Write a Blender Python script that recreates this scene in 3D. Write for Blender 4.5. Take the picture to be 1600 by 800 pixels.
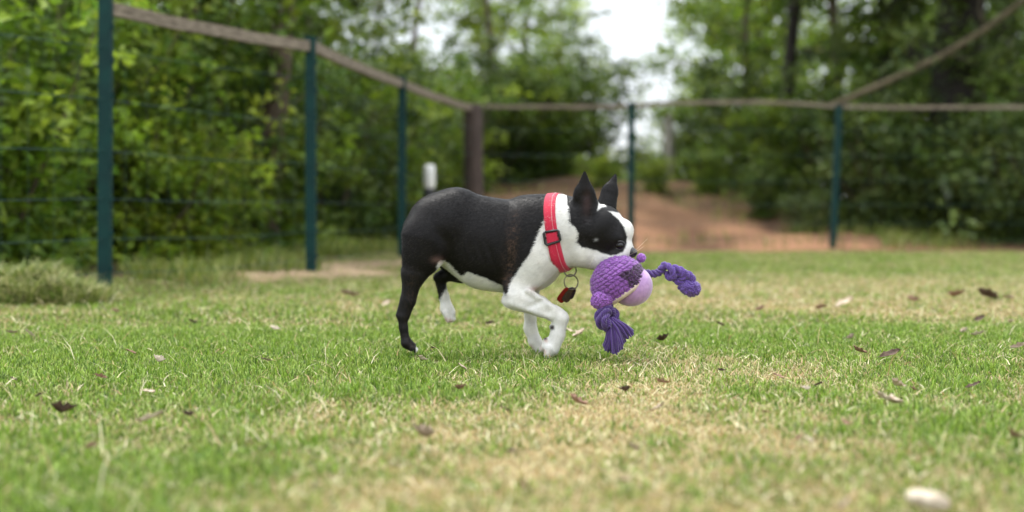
import bpy, bmesh, math, random
import numpy as np
from mathutils import Vector, Matrix, Euler

for o in list(bpy.data.objects):
    bpy.data.objects.remove(o)
R = math.radians
rng = np.random.default_rng(7)
random.seed(7)
scn = bpy.context.scene
COL = scn.collection

# ------------------------------------------------------------------ camera
FPX = 2222.0            # focal length in photo pixels (1600 wide)
HZ = 325.0              # horizon row
CH = 0.40               # camera height
cam_d = bpy.data.cameras.new('camera')
cam = bpy.data.objects.new('camera', cam_d)
COL.objects.link(cam)
cam.location = (0, 0, CH)
cam.rotation_euler = (R(90), 0, 0)
cam_d.sensor_width = 36
cam_d.lens = 36 * FPX / 1600
cam_d.shift_y = -(400 - HZ) / 1600
cam_d.clip_start = 0.05
cam_d.clip_end = 2000
cam_d.dof.use_dof = True
cam_d.dof.focus_distance = 3.52
cam_d.dof.aperture_fstop = 1.85
cam_d.dof.aperture_blades = 0
scn.camera = cam

# ------------------------------------------------------------------ world, sun, exposure
SUN_EL, SUN_AZ = 70.0, 325.0
w = bpy.data.worlds.new('World')
scn.world = w
w.use_nodes = True
nt = w.node_tree
for n in list(nt.nodes):
    nt.nodes.remove(n)
out = nt.nodes.new('ShaderNodeOutputWorld')
bg = nt.nodes.new('ShaderNodeBackground')
sky = nt.nodes.new('ShaderNodeTexSky')
sky.sky_type = 'NISHITA'
sky.sun_disc = False
sky.sun_elevation = R(SUN_EL)
sky.sun_rotation = R(SUN_AZ)
mix = nt.nodes.new('ShaderNodeMixRGB')
mix.inputs[0].default_value = 0.88
mix.inputs[2].default_value = (7.6, 7.9, 8.3, 1)      # overcast cloud layer
tc = nt.nodes.new('ShaderNodeTexCoord')
cn = nt.nodes.new('ShaderNodeTexNoise')
cn.inputs['Scale'].default_value = 2.5
cn.inputs['Detail'].default_value = 4
cr = nt.nodes.new('ShaderNodeValToRGB')
cr.color_ramp.elements[0].position = 0.3
cr.color_ramp.elements[0].color = (11.2, 11.9, 12.8, 1)
cr.color_ramp.elements[1].position = 0.7
cr.color_ramp.elements[1].color = (13.8, 14.2, 14.6, 1)
nt.links.new(tc.outputs['Generated'], cn.inputs['Vector'])
nt.links.new(cn.outputs['Fac'], cr.inputs[0])
nt.links.new(sky.outputs[0], mix.inputs[1])
sx = nt.nodes.new('ShaderNodeSeparateXYZ')          # overcast sky: three times brighter overhead than at the horizon
mr_ = nt.nodes.new('ShaderNodeMapRange')
mr_.inputs['To Min'].default_value = 0.36
mr_.inputs['To Max'].default_value = 1.0
vs_ = nt.nodes.new('ShaderNodeVectorMath'); vs_.operation = 'SCALE'
nt.links.new(tc.outputs['Generated'], sx.inputs[0])
nt.links.new(sx.outputs['Z'], mr_.inputs['Value'])
nt.links.new(cr.outputs[0], vs_.inputs[0]); nt.links.new(mr_.outputs[0], vs_.inputs['Scale'])
nt.links.new(vs_.outputs[0], mix.inputs[2])
nt.links.new(mix.outputs[0], bg.inputs[0])
bg.inputs[1].default_value = 0.11
nt.links.new(bg.outputs[0], out.inputs[0])

sd = bpy.data.lights.new('sun', 'SUN')
sd.energy = 1.5
sd.angle = R(16)
sd.color = (1.0, 0.96, 0.9)
sun = bpy.data.objects.new('sun', sd)
COL.objects.link(sun)
az = R(SUN_AZ)
dirv = Vector((math.sin(az) * math.cos(R(SUN_EL)), math.cos(az) * math.cos(R(SUN_EL)), math.sin(R(SUN_EL))))
sun.rotation_euler = dirv.to_track_quat('Z', 'Y').to_euler()

scn.view_settings.view_transform = 'Standard'
scn.view_settings.look = 'None'
scn.view_settings.gamma = 1
scn.view_settings.exposure = 1.18

# ------------------------------------------------------------------ helpers
def px2w(px, py, Y):
    return Vector(((px - 800) / FPX * Y, Y, CH + (HZ - py) / FPX * Y))

def gnd(px, py):
    Y = CH * FPX / (py - HZ)
    return Vector(((px - 800) / FPX * Y, Y, 0))

def lin(r, g, b):
    f = lambda c: (c / 255 / 12.92) if c / 255 <= 0.04045 else ((c / 255 + 0.055) / 1.055) ** 2.4
    return (f(r), f(g), f(b), 1)

def link(o, parent=None):
    COL.objects.link(o)
    if parent is not None:
        o.parent = parent
    return o

def tag(o, label=None, cat=None, group=None, kind=None):
    if label: o['label'] = label
    if cat: o['category'] = cat
    if group: o['group'] = group
    if kind: o['kind'] = kind
    return o

def empty(name, loc=(0, 0, 0), rz=0, s=1):
    o = bpy.data.objects.new(name, None)
    o.location = loc
    o.rotation_euler = (0, 0, rz)
    o.scale = (s, s, s)
    o.empty_display_size = 0.1
    COL.objects.link(o)
    return o

def copy_thing(o, parent=None):
    c = o.copy()
    COL.objects.link(c)
    if parent is not None:
        c.parent = parent
    for ch in list(o.children):
        copy_thing(ch, c)
    return c

def np_mesh(name, verts, faces, mat=None, cols=None, smooth=True, extra=None):
    """verts (N,3); faces (M,k) int array; cols (N,3) linear colours"""
    verts = np.asarray(verts, np.float32)
    faces = np.asarray(faces, np.int32)
    me = bpy.data.meshes.new(name)
    k = faces.shape[1]
    me.vertices.add(len(verts))
    me.vertices.foreach_set('co', verts.ravel())
    me.loops.add(faces.size)
    me.loops.foreach_set('vertex_index', faces.ravel())
    me.polygons.add(len(faces))
    me.polygons.foreach_set('loop_start', np.arange(0, faces.size, k, dtype=np.int32))
    me.polygons.foreach_set('loop_total', np.full(len(faces), k, np.int32))
    me.polygons.foreach_set('use_smooth', np.full(len(faces), smooth, bool))
    if cols is not None:
        a = me.attributes.new('tint', 'FLOAT_COLOR', 'POINT')
        c4 = np.ones((len(verts), 4), np.float32)
        c4[:, :3] = cols
        a.data.foreach_set('color', c4.ravel())
    if extra:
        for nm, arr in extra.items():
            a = me.attributes.new(nm, 'FLOAT', 'POINT')
            a.data.foreach_set('value', np.asarray(arr, np.float32))
    me.update(calc_edges=True)
    me.validate()
    if mat: me.materials.append(mat)
    return me

def mobj(name, me, parent=None, loc=None):
    o = bpy.data.objects.new(name, me)
    link(o, parent)
    if loc is not None: o.location = loc
    return o

def nodes_mat(name):
    m = bpy.data.materials.new(name)
    m.use_nodes = True
    return m, m.node_tree, m.node_tree.nodes['Principled BSDF']

def mat_simple(name, col, rough=0.6, noise=0.0, nscale=30, bump=0.0, col2=None, metallic=0.0, detail=4, stretch=None, spec=None):
    m, t, b = nodes_mat(name)
    b.inputs['Roughness'].default_value = rough
    b.inputs['Metallic'].default_value = metallic
    if spec is not None: b.inputs['Specular IOR Level'].default_value = spec
    b.inputs['Base Color'].default_value = (*col[:3], 1)
    if col2 is not None or bump:
        c = t.nodes.new('ShaderNodeTexCoord')
        mp = t.nodes.new('ShaderNodeMapping')
        if stretch: mp.inputs['Scale'].default_value = stretch
        n = t.nodes.new('ShaderNodeTexNoise')
        n.inputs['Scale'].default_value = nscale
        n.inputs['Detail'].default_value = detail
        t.links.new(c.outputs['Object'], mp.inputs[0])
        t.links.new(mp.outputs[0], n.inputs['Vector'])
        if col2 is not None:
            r = t.nodes.new('ShaderNodeValToRGB')
            r.color_ramp.elements[0].position = 0.35
            r.color_ramp.elements[1].position = 0.65
            r.color_ramp.elements[0].color = (*col[:3], 1)
            r.color_ramp.elements[1].color = (*col2[:3], 1)
            t.links.new(n.outputs['Fac'], r.inputs[0])
            t.links.new(r.outputs[0], b.inputs['Base Color'])
        if bump:
            bp = t.nodes.new('ShaderNodeBump')
            bp.inputs['Strength'].default_value = 0.6
            bp.inputs['Distance'].default_value = bump
            t.links.new(n.outputs['Fac'], bp.inputs['Height'])
            t.links.new(bp.outputs[0], b.inputs['Normal'])
    return m

def mat_leaf(name, gain=(1, 1, 1), trans=0.45, rough=0.5, vary=0.35):
    """leaf / blade material: colour from the mesh attribute, some variation per object, translucent"""
    m, t, b = nodes_mat(name)
    at = t.nodes.new('ShaderNodeAttribute'); at.attribute_name = 'tint'
    mu = t.nodes.new('ShaderNodeMixRGB'); mu.blend_type = 'MULTIPLY'; mu.inputs[0].default_value = 1
    mu.inputs[2].default_value = (*gain, 1)
    t.links.new(at.outputs['Color'], mu.inputs[1])
    oi = t.nodes.new('ShaderNodeObjectInfo')
    hs = t.nodes.new('ShaderNodeHueSaturation')
    mr = t.nodes.new('ShaderNodeMapRange')
    mr.inputs['To Min'].default_value = 1 - vary
    mr.inputs['To Max'].default_value = 1 + vary
    t.links.new(oi.outputs['Random'], mr.inputs['Value'])
    t.links.new(mr.outputs[0], hs.inputs['Value'])
    t.links.new(mu.outputs[0], hs.inputs['Color'])
    t.links.new(hs.outputs[0], b.inputs['Base Color'])
    b.inputs['Roughness'].default_value = rough
    tr = t.nodes.new('ShaderNodeBsdfTranslucent')
    t.links.new(hs.outputs[0], tr.inputs[0])
    mx = t.nodes.new('ShaderNodeMixShader'); mx.inputs[0].default_value = trans
    t.links.new(b.outputs[0], mx.inputs[1]); t.links.new(tr.outputs[0], mx.inputs[2])
    t.links.new(mx.outputs[0], t.nodes['Material Output'].inputs[0])
    return m

# value noise in numpy -------------------------------------------------
_perm = np.random.default_rng(3).random((256, 256)).astype(np.float32)
def vnoise(x, y):
    xi = np.floor(x).astype(int); yi = np.floor(y).astype(int)
    fx = x - xi; fy = y - yi
    fx = fx * fx * (3 - 2 * fx); fy = fy * fy * (3 - 2 * fy)
    g = lambda a, b: _perm[a & 255, b & 255]
    return (g(xi, yi) * (1 - fx) + g(xi + 1, yi) * fx) * (1 - fy) + (g(xi, yi + 1) * (1 - fx) + g(xi + 1, yi + 1) * fx) * fy
def fbm(x, y, o=4):
    s = 0; a = 0.5; t = 0
    for i in range(o):
        s = s + a * vnoise(x * 2 ** i + 17 * i, y * 2 ** i + 31 * i); t += a; a *= 0.5
    return s / t
def sstep(a, b, x):
    t = np.clip((x - a) / (b - a), 0, 1)
    return t * t * (3 - 2 * t)

class MB:
    """collects tubes and boxes into one mesh"""
    def __init__(s): s.v = []; s.f = []
    def tube(s, pts, rad, n=8, caps=True):
        pts = [Vector(p) for p in pts]
        if not hasattr(rad, '__len__'): rad = [rad] * len(pts)
        base = len(s.v)
        up = Vector((0.123, 0.31, 0.94)).normalized()
        prev = None
        for i, p in enumerate(pts):
            a = pts[max(i - 1, 0)]; b = pts[min(i + 1, len(pts) - 1)]
            d = (b - a).normalized()
            if prev is None:
                u = d.cross(up)
                if u.length < 0.1: u = d.cross(Vector((1, 0, 0)))
                u.normalize()
            else:
                u = (prev - d * prev.dot(d)).normalized()
            prev = u
            v = d.cross(u)
            for k in range(n):
                an = 2 * math.pi * k / n
                s.v.append(tuple(p + (u * math.cos(an) + v * math.sin(an)) * rad[i]))
        for i in range(len(pts) - 1):
            for k in range(n):
                a = base + i * n + k; b = base + i * n + (k + 1) % n
                s.f.append((a, b, b + n, a + n))
        if caps:
            s.f.append(tuple(base + k for k in range(n))[::-1])
            s.f.append(tuple(base + (len(pts) - 1) * n + k for k in range(n)))
        return s
    def box(s, c, size, M=None):
        c = Vector(c); b = len(s.v)
        for dz in (-1, 1):
            for dx, dy in ((-1, -1), (1, -1), (1, 1), (-1, 1)):
                q = Vector((dx * size[0] / 2, dy * size[1] / 2, dz * size[2] / 2))
                if M is not None: q = M @ q
                s.v.append(tuple(c + q))
        for f in ((3, 2, 1, 0), (4, 5, 6, 7), (0, 1, 5, 4), (1, 2, 6, 5), (2, 3, 7, 6), (3, 0, 4, 7)):
            s.f.append(tuple(b + i for i in f))
        return s
    def mesh(s, name, mat, smooth=True):
        me = bpy.data.meshes.new(name)
        me.from_pydata(s.v, [], s.f)
        me.polygons.foreach_set('use_smooth', [smooth] * len(s.f))
        me.materials.append(mat); me.update()
        return me
    def build(s, name, mat, parent=None, smooth=True, bevel=0):
        o = mobj(name, s.mesh(name, mat, smooth), parent)
        if bevel:
            b = o.modifiers.new('b', 'BEVEL'); b.width = bevel; b.segments = 2
        return o

# ------------------------------------------------------------------ ground
FENCE_L = [(-2.75, 4.75), (-1.89, 6.60), (-1.16, 8.21), (-0.826, 10.67), (-0.36, 13.3)]
FENCE_B = [(-0.36, 13.3), (1.11, 13.3), (3.02, 13.4), (5.35, 13.6)]

def fence_x(Y):                      # X of the left fence at depth Y
    ys = [1.0] + [p[1] for p in FENCE_L]; xs = [-4.5] + [p[0] for p in FENCE_L]
    return np.interp(Y, ys, xs)

def height(x, y):
    x = np.asarray(x, float); y = np.asarray(y, float)
    h = 0.012 * (fbm(x * 1.5, y * 1.5, 3) - 0.5)
    edge = fence_x(y) - x                       # >0 outside the left fence
    h = h + 0.05 * sstep(-0.5, 0.3, edge) * (y < 14) + 0.10 * sstep(0.3, 3, edge)
    bank = sstep(13.3, 18.8, y + 2.4 * (fbm(x * .8, y * .5, 4) - .5))
    h = h + bank * (0.72 + 0.5 * (fbm(x * .5 + 9, y * .5, 3) - .5)) * (1 - 0.6 * sstep(1.5, 5.5, x + 1.2 * (fbm(x * .7, y * .7, 3) - .5)))
    return h

BLOBS = [(820, 720, .55, .9), (1250, 690, .35, .7), (1000, 575, .30, .6), (700, 790, .4, .8), (1100, 470, .8, .7), (1420, 455, 1.2, .55),
         (950, 640, .25, .7), (1500, 780, .25, .5), (560, 650, .2, .3), (250, 640, .15, .5), (640, 590, .12, .35), (1180, 590, .3, .4)]
GREEN = [(330, 560, .5, .8), (120, 560, .5, .6), (720, 620, .22, .7), (1380, 540, .6, .5), (1450, 650, .3, .7), (900, 570, .2, .3), (300, 760, .45, .8), (1570, 700, .25, .7), (560, 570, .3, .5)]
def strawness(x, y):
    s = 0.245 + 0.6 * (fbm(x * 1.9 + 5, y * 1.4 + 3, 4) - 0.5) + 0.9 * (fbm(x * 8 + 40, y * 6, 3) - 0.5) + 0.9 * (fbm(x * 30 + 9, y * 24, 2) - 0.5)
    for L, sg in ((BLOBS, 1), (GREEN, -1)):
        for (px, py, r, a) in L:
            c = gnd(px, py)
            s = s + sg * 0.46 * a * np.exp(-(((x - c.x) / r) ** 2 + ((y - c.y) / (r * 1.3)) ** 2))
    return np.clip(s, 0, 1)

def dirtness(x, y):
    edge = x - fence_x(y)
    n = fbm(x * 2.5, y * 2.0, 4) - 0.5
    left = np.exp(-((edge - 0.10 + n * .7) / 0.27) ** 2) * sstep(7.0, 7.8, y) * (1 - sstep(13, 14, y)) * 1.0
    back = sstep(12.4, 13.2, y + n * 1.5)
    outside = sstep(0.15, 0.6, -edge + n)
    return np.clip(np.maximum(np.maximum(left, back), outside * 0.85), 0, 1)

gx = np.concatenate([[-400, -120, -50, -25], np.linspace(-14, -4, 26), np.linspace(-3.9, 3.9, 160), np.linspace(4, 14, 26), [25, 50, 120, 400]])
gy = np.concatenate([[-60, -12, -3], np.linspace(0, 6, 120), np.linspace(6.06, 22, 200), [24, 27, 32, 40, 60, 100, 200, 500]])
GX, GY = np.meshgrid(gx, gy, indexing='ij')
GZ = height(GX, GY)
nx, ny = GX.shape
V = np.stack([GX, GY, GZ], -1).reshape(-1, 3)
ii, jj = np.meshgrid(np.arange(nx - 1), np.arange(ny - 1), indexing='ij')
a = (ii * ny + jj).ravel()
F = np.stack([a, a + ny, a + ny + 1, a + 1], 1)
st = strawness(GX, GY).ravel(); dt = dirtness(GX, GY).ravel()
c_green = np.array(lin(82, 86, 44)[:3]); c_straw = np.array(lin(142, 124, 84)[:3])
c_dirtL = np.array(lin(168, 146, 122)[:3]); c_dirtB = np.array(lin(138, 104, 82)[:3]); c_wood = np.array(lin(70, 62, 44)[:3])
C = c_green * (1 - st[:, None]) + c_straw * st[:, None]
yy = V[:, 1]; xx = V[:, 0]
edge = fence_x(yy) - xx
wleft = (sstep(0.1, 0.7, edge) * (yy < 16))[:, None]
cd = np.where((yy < 13)[:, None], c_dirtL, c_dirtB)
far = sstep(17.5, 20, yy)[:, None]
cd = cd * (1 - far) + c_wood * far
cd = cd * (1 - wleft) + c_wood * wleft
right_shade = (sstep(3.4, 5.2, xx) * sstep(12.8, 14, yy))[:, None]  # shade on the right-hand ground beyond the fence, painted into its colour
cd = cd * (1 - .75 * right_shade) + c_wood * .75 * right_shade
patch = (0.1 + 1.6 * fbm(xx * 2.1, yy * 1.4, 4))[:, None]
upper = (sstep(14.8, 16.5, yy) * sstep(.3, .6, fbm(xx * 1.1 + 3, yy * .9, 3)))[:, None]
cd = cd * (1 - .6 * upper) + c_wood * .6 * upper
C = C * (1 - dt[:, None]) + cd * patch * dt[:, None]
m, t, b = nodes_mat('ground_soil')
at = t.nodes.new('ShaderNodeAttribute'); at.attribute_name = 'tint'
tcn = t.nodes.new('ShaderNodeTexCoord')
n1 = t.nodes.new('ShaderNodeTexNoise'); n1.inputs['Scale'].default_value = 45; n1.inputs['Detail'].default_value = 6
r1 = t.nodes.new('ShaderNodeValToRGB')
r1.color_ramp.elements[0].position = .3; r1.color_ramp.elements[0].color = (.35, .33, .28, 1)
r1.color_ramp.elements[1].position = .7; r1.color_ramp.elements[1].color = (1.25, 1.2, 1.1, 1)
mm = t.nodes.new('ShaderNodeMixRGB'); mm.blend_type = 'MULTIPLY'; mm.inputs[0].default_value = .8
t.links.new(tcn.outputs['Object'], n1.inputs['Vector']); t.links.new(n1.outputs['Fac'], r1.inputs[0])
t.links.new(at.outputs['Color'], mm.inputs[1]); t.links.new(r1.outputs[0], mm.inputs[2]); t.links.new(mm.outputs[0], b.inputs['Base Color'])
bp = t.nodes.new('ShaderNodeBump'); bp.inputs['Distance'].default_value = .012
t.links.new(n1.outputs['Fac'], bp.inputs['Height']); t.links.new(bp.outputs[0], b.inputs['Normal'])
b.inputs['Roughness'].default_value = .95; b.inputs['Specular IOR Level'].default_value = .15
g = mobj('ground', np_mesh('ground', V, F, m, C))
tag(g, 'patchy lawn soil with a bare reddish earth bank beyond the back fence', 'ground', kind='structure')

# ------------------------------------------------------------------ grass
def blades(X, Y, Z, H, W, lean, col, coltip, segs, rg, face=None):
    """blade meshes as triangle soup; returns verts, tris, cols"""
    n = len(X)
    an = rg.uniform(0, 2 * np.pi, n)
    dx, dy = np.cos(an), np.sin(an)
    wa = an + rg.uniform(.6, 2.5, n) if face is None else face
    wx, wy = np.cos(wa) * W / 2, np.sin(wa) * W / 2
    base = np.stack([X, Y, Z], 1)
    L = lean * H
    up = np.sqrt(np.maximum(H ** 2 - L ** 2, (H * .1) ** 2))
    side = np.stack([wx, wy, np.zeros(n)], 1)
    tip = base + np.stack([dx * L, dy * L, up], 1)
    if segs == 1:
        v = np.stack([base - side, base + side, tip], 1).reshape(-1, 3)
        f = np.arange(3 * n).reshape(-1, 3)
        c = np.stack([col, col, coltip], 1).reshape(-1, 3)
    else:
        mid = base + np.stack([dx * L * .35, dy * L * .35, up * .6], 1)
        v = np.stack([base - side, base + side, mid - side * .8, mid + side * .8, tip], 1).reshape(-1, 3)
        k = (np.arange(n) * 5)[:, None]
        f = np.concatenate([k + [0, 1, 3], k + [0, 3, 2], k + [2, 3, 4]], 0)
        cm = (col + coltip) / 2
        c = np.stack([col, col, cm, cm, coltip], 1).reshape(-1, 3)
    return v, f, c

def sample_lawn(n, y0, y1, p, margin, rg):
    u = rg.random(n)
    e = 2 - p
    Y = (y0 ** e + u * (y1 ** e - y0 ** e)) ** (1 / e)
    X = (rg.random(n) * 2 - 1) * (0.37 * Y + margin)
    return X, Y

def gcol(n, s, rg):
    isstraw = rg.random(n) < np.clip(s * 0.85 + .06, 0, .93)
    gs = np.array([lin(104, 140, 36)[:3], lin(128, 158, 52)[:3], lin(72, 108, 26)[:3], lin(154, 176, 86)[:3]])
    ss = np.array([lin(206, 190, 144)[:3], lin(228, 216, 176)[:3], lin(186, 166, 118)[:3], lin(200, 196, 140)[:3]])
    ci = rg.integers(0, 4, n)
    c = np.where(isstraw[:, None], ss[ci], gs[ci])
    return c * rg.uniform(.55, 1.3, (n, 1)), isstraw

VV, FF, CC = [], [], []
off = 0
def add(v, f, c):
    global off
    VV.append(v); FF.append(f + off); CC.append(c); off += len(v)

def lawn_zone(n, y0, y1, p, margin, segs, wscale, hscale, seed):
    rg = np.random.default_rng(seed)
    X, Y = sample_lawn(n, y0, y1, p, margin, rg)
    d = dirtness(X, Y)
    keep = (rg.random(n) > d * .97) & (X > fence_x(Y) - .2) & (Y < 13.2)
    X, Y = X[keep], Y[keep]
    n = len(X)
    s = strawness(X, Y)
    c, iss = gcol(n, s, rg)
    tuft = 0.6 + 0.9 * fbm(X * 6, Y * 6, 3)
    H = rg.uniform(.011, .026, n) * tuft * hscale * (1 - .42 * s)
    H = np.where(iss, H * rg.uniform(.5, 1.15, n), H)
    # worn, shorter where the dog stands
    W = rg.uniform(.0019, .0037, n) * wscale
    W = np.where(iss, W * .8, W)
    lean = np.where(iss, rg.uniform(.4, .98, n), rg.uniform(.2, .95, n))
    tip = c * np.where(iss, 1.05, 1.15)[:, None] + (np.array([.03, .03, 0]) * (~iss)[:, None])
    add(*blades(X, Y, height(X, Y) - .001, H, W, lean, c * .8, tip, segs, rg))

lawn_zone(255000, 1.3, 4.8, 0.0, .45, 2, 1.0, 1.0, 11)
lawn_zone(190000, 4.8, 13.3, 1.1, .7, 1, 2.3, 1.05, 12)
# lying straw clippings
rg = np.random.default_rng(13)
n = 52000
X, Y = sample_lawn(n, 1.3, 8.5, .6, .4, rg)
k = (rg.random(n) < strawness(X, Y) * .95 + .09) & (X > fence_x(Y)); X, Y = X[k], Y[k]; n = len(X)
ss = np.array([lin(214, 200, 154)[:3], lin(190, 168, 116)[:3], lin(226, 216, 178)[:3], lin(170, 140, 96)[:3]])
c = ss[rg.integers(0, 4, n)] * rg.uniform(.8, 1.1, (n, 1))
add(*blades(X, Y, height(X, Y) + rg.uniform(.002, .016, n), rg.uniform(.014, .046, n), rg.uniform(.0018, .0036, n), rg.uniform(.92, .995, n), c, c, 2, rg))
# blades standing round and over the paws
for (fx, fy) in ((644, 561), (851, 562), (858, 556)):
    c_ = gnd(fx, fy); n = 260
    X = c_.x + rg.normal(0, .022, n); Y = c_.y + rg.normal(-.012, .018, n)
    c, iss = gcol(n, strawness(X, Y) * .5, rg)
    add(*blades(X, Y, height(X, Y), rg.uniform(.012, .030, n), rg.uniform(.002, .0036, n), rg.uniform(.2, .8, n), c * .8, c * 1.05, 2, rg))
# long loose stalks
ss = np.array([lin(214, 200, 154)[:3], lin(190, 168, 116)[:3], lin(226, 216, 178)[:3], lin(170, 140, 96)[:3]])
n = 900
X, Y = sample_lawn(n, 1.5, 7.5, .6, .3, rg)
k = X > fence_x(Y) + .1; X, Y = X[k], Y[k]; n = len(X)
c = ss[rg.integers(0, 4, n)] * rg.uniform(.8, 1.1, (n, 1))
add(*blades(X, Y, height(X, Y) + .006, rg.uniform(.04, .10, n), rg.uniform(.0016, .003, n), rg.uniform(.75, .99, n), c, c, 2, rg))
grass_mat = mat_leaf('grass_blade', trans=.35, rough=.55, vary=0)
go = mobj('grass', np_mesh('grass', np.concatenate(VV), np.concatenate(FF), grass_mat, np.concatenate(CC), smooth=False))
tag(go, 'short patchy green and straw coloured lawn grass', 'grass', kind='stuff')

# weeds and long grass along the left fence and behind it
VV, FF, CC = [], [], []; off = 0
rg = np.random.default_rng(21)
n = 16000
Y = rg.uniform(5.0, 13.0, n); X = fence_x(Y) + np.where(Y > 7.4, rg.normal(-.42, .2, n), rg.normal(-.25, .33, n))
dens = fbm(X * 2.2, Y * 2.2, 3)
k = (rg.random(n) < sstep(.38, .62, dens)) & (X < fence_x(Y) + np.where(Y < 6.75, -.42, .22)) & (Y > 6.1)
X, Y = X[k], Y[k]; n = len(X)
gs = np.array([lin(122, 142, 44)[:3], lin(150, 164, 70)[:3], lin(172, 170, 100)[:3], lin(92, 118, 36)[:3]])
c = gs[rg.integers(0, 4, n)] * rg.uniform(.7, 1.15, (n, 1))
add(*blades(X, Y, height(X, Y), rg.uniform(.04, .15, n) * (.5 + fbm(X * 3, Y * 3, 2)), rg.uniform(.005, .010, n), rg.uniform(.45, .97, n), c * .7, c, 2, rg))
n = 16000
Y = rg.uniform(13.3, 17.5, n); X = rg.uniform(-2.5, 7, n)
k = rg.random(n) < sstep(.46, .66, fbm(X * 1.2, Y * 1.2, 3)) * (.3 + .8 * (X > 3.6)); X, Y = X[k], Y[k]; n = len(X)
c = gs[rg.integers(0, 4, n)] * rg.uniform(.6, 1.0, (n, 1))
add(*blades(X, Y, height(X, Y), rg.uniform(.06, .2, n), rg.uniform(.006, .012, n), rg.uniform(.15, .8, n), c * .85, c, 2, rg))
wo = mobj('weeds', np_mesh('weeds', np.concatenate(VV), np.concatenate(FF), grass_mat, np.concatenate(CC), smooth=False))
tag(wo, 'tall rough grass and weeds growing along the fences', 'weeds', kind='stuff')

# mound of cut grass by the first post
rg = np.random.default_rng(22); VV, FF, CC = [], [], []; off = 0
n = 7000
cx, cy = px2w(45, 460, 5.95).x, 6.0
r = np.sqrt(rg.random(n)); an = rg.uniform(0, 2 * np.pi, n)
X = cx + np.cos(an) * r * .33; Y = cy + np.sin(an) * r * .26
cl = fbm(X * 9, Y * 9, 3)
hh = .065 * (1 - r ** 2) * (.15 + 1.7 * sstep(.3, .75, cl)) * rg.random(n) ** .3
ms = np.array([lin(136, 152, 66)[:3], lin(172, 178, 104)[:3], lin(96, 120, 44)[:3], lin(196, 190, 136)[:3]])
c = ms[rg.integers(0, 4, n)] * rg.uniform(.75, 1.1, (n, 1))
add(*blades(X, Y, height(X, Y) + hh - .01, rg.uniform(.04, .13, n), rg.uniform(.004, .008, n), rg.uniform(.75, .995, n), c * .6, c, 2, rg))  # roots coloured darker, painting shade into the gaps of the mound
mo = mobj('grass_clippings', np_mesh('grass_clippings', np.concatenate(VV), np.concatenate(FF), grass_mat, np.concatenate(CC), smooth=False))
tag(mo, 'matted mound of long pale grass beside the nearest green post', 'grass mound', kind='stuff')

# ------------------------------------------------------------------ fences
m_post = mat_simple('post_green', lin(0, 42, 42), .6, col2=lin(2, 52, 49), nscale=12, bump=.0006, spec=.25)
m_rail = mat_simple('rail_wood', lin(92, 82, 70), .85, col2=lin(140, 128, 112), nscale=14, bump=.003, stretch=(1, 1, 6))
m_wood = mat_simple('post_wood', lin(58, 47, 43), .9, col2=lin(78, 66, 60), nscale=18, bump=.004, stretch=(3, 3, .4))
m_wire = mat_simple('wire', lin(30, 62, 58), .5, metallic=.3)
FH = 1.355

def post(x, y, parent, lean=0.0, top=FH):
    """U profile steel post with a flat cap and wire clips"""
    z0 = float(height(x, y)) - .05
    mb = MB(); w_, d_, t_ = .056, .05, .006
    H = top + .03 - z0
    cz = z0 + H / 2
    mb.box((0, -d_ / 2 + t_ / 2, cz - 0), (w_, t_, H))
    mb.box((-w_ / 2 + t_ / 2, t_ / 2 + .001, cz), (t_, d_ - t_, H - .002))
    mb.box((w_ / 2 - t_ / 2, t_ / 2 + .001, cz), (t_, d_ - t_, H - .002))
    mb.box((0, 0.001, z0 + H + .004), (w_ + .008, d_ + .008, .007))
    o = mobj('post', mb.mesh('post', m_post, False), parent, (x, y, 0))
    o.rotation_euler = (0, lean, math.atan2(0, 1))
    cm = MB()
    for q in range(8):
        cm.box((w_ / 2 + .006, -.012, .12 + q * .16), (.012, .018, .022))
    mobj('clip', cm.mesh('clip', m_post, False), o)['kind'] = 'stuff'
    return o

def rail(p, q, parent, hh=.062, tt=.035, sag=.01):
    """weathered board, slightly bowed"""
    p = Vector(p); q = Vector(q); N = 8
    d = (q - p).normalized(); s = Vector((0, 0, 1)).cross(d).normalized()
    mb = MB(); vs = []
    for i in range(N + 1):
        u = i / N
        c = p.lerp(q, u) + Vector((0, 0, -sag * 4 * u * (1 - u) + random.uniform(-.003, .003)))
        for a_, b_ in ((-1, -1), (1, -1), (1, 1), (-1, 1)):
            vs.append(tuple(c + s * a_ * tt / 2 + Vector((0, 0, b_ * hh / 2 + random.uniform(-.002, .002)))))
    fs = []
    for i in range(N):
        for k_ in range(4):
            a_ = i * 4 + k_; b_ = i * 4 + (k_ + 1) % 4
            fs.append((a_, b_, b_ + 4, a_ + 4))
    fs += [(3, 2, 1, 0), (N * 4, N * 4 + 1, N * 4 + 2, N * 4 + 3)]
    mb.v = vs; mb.f = fs
    return mb.build('top_rail', m_rail, parent, smooth=False)

def wires(pts, parent, zs):
    for z in zs:
        path = []
        for (x0, y0), (x1, y1) in zip(pts[:-1], pts[1:]):
            for i in range(4):
                u = i / 4
                path.append((x0 + (x1 - x0) * u, y0 + (y1 - y0) * u - .035, z - .012 * math.sin(math.pi * u) + random.uniform(-.004, .004)))
        path.append((pts[-1][0], pts[-1][1] - .035, z))
        MB().tube(path, .0019, 5).build('wire', m_wire, parent)
    mb = MB()
    for (x0, y0), (x1, y1) in zip(pts[:-1], pts[1:]):
        L = math.hypot(x1 - x0, y1 - y0); nn = int(L / .15)
        for i in range(1, nn):
            u = i / nn
            x = x0 + (x1 - x0) * u; y = y0 + (y1 - y0) * u - .035
            mb.tube([(x, y, zs[0]), (x, y, zs[-1])], .0009, 3, False)
    mb.build('upright_wires', m_wire, parent)['kind'] = 'stuff'

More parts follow.
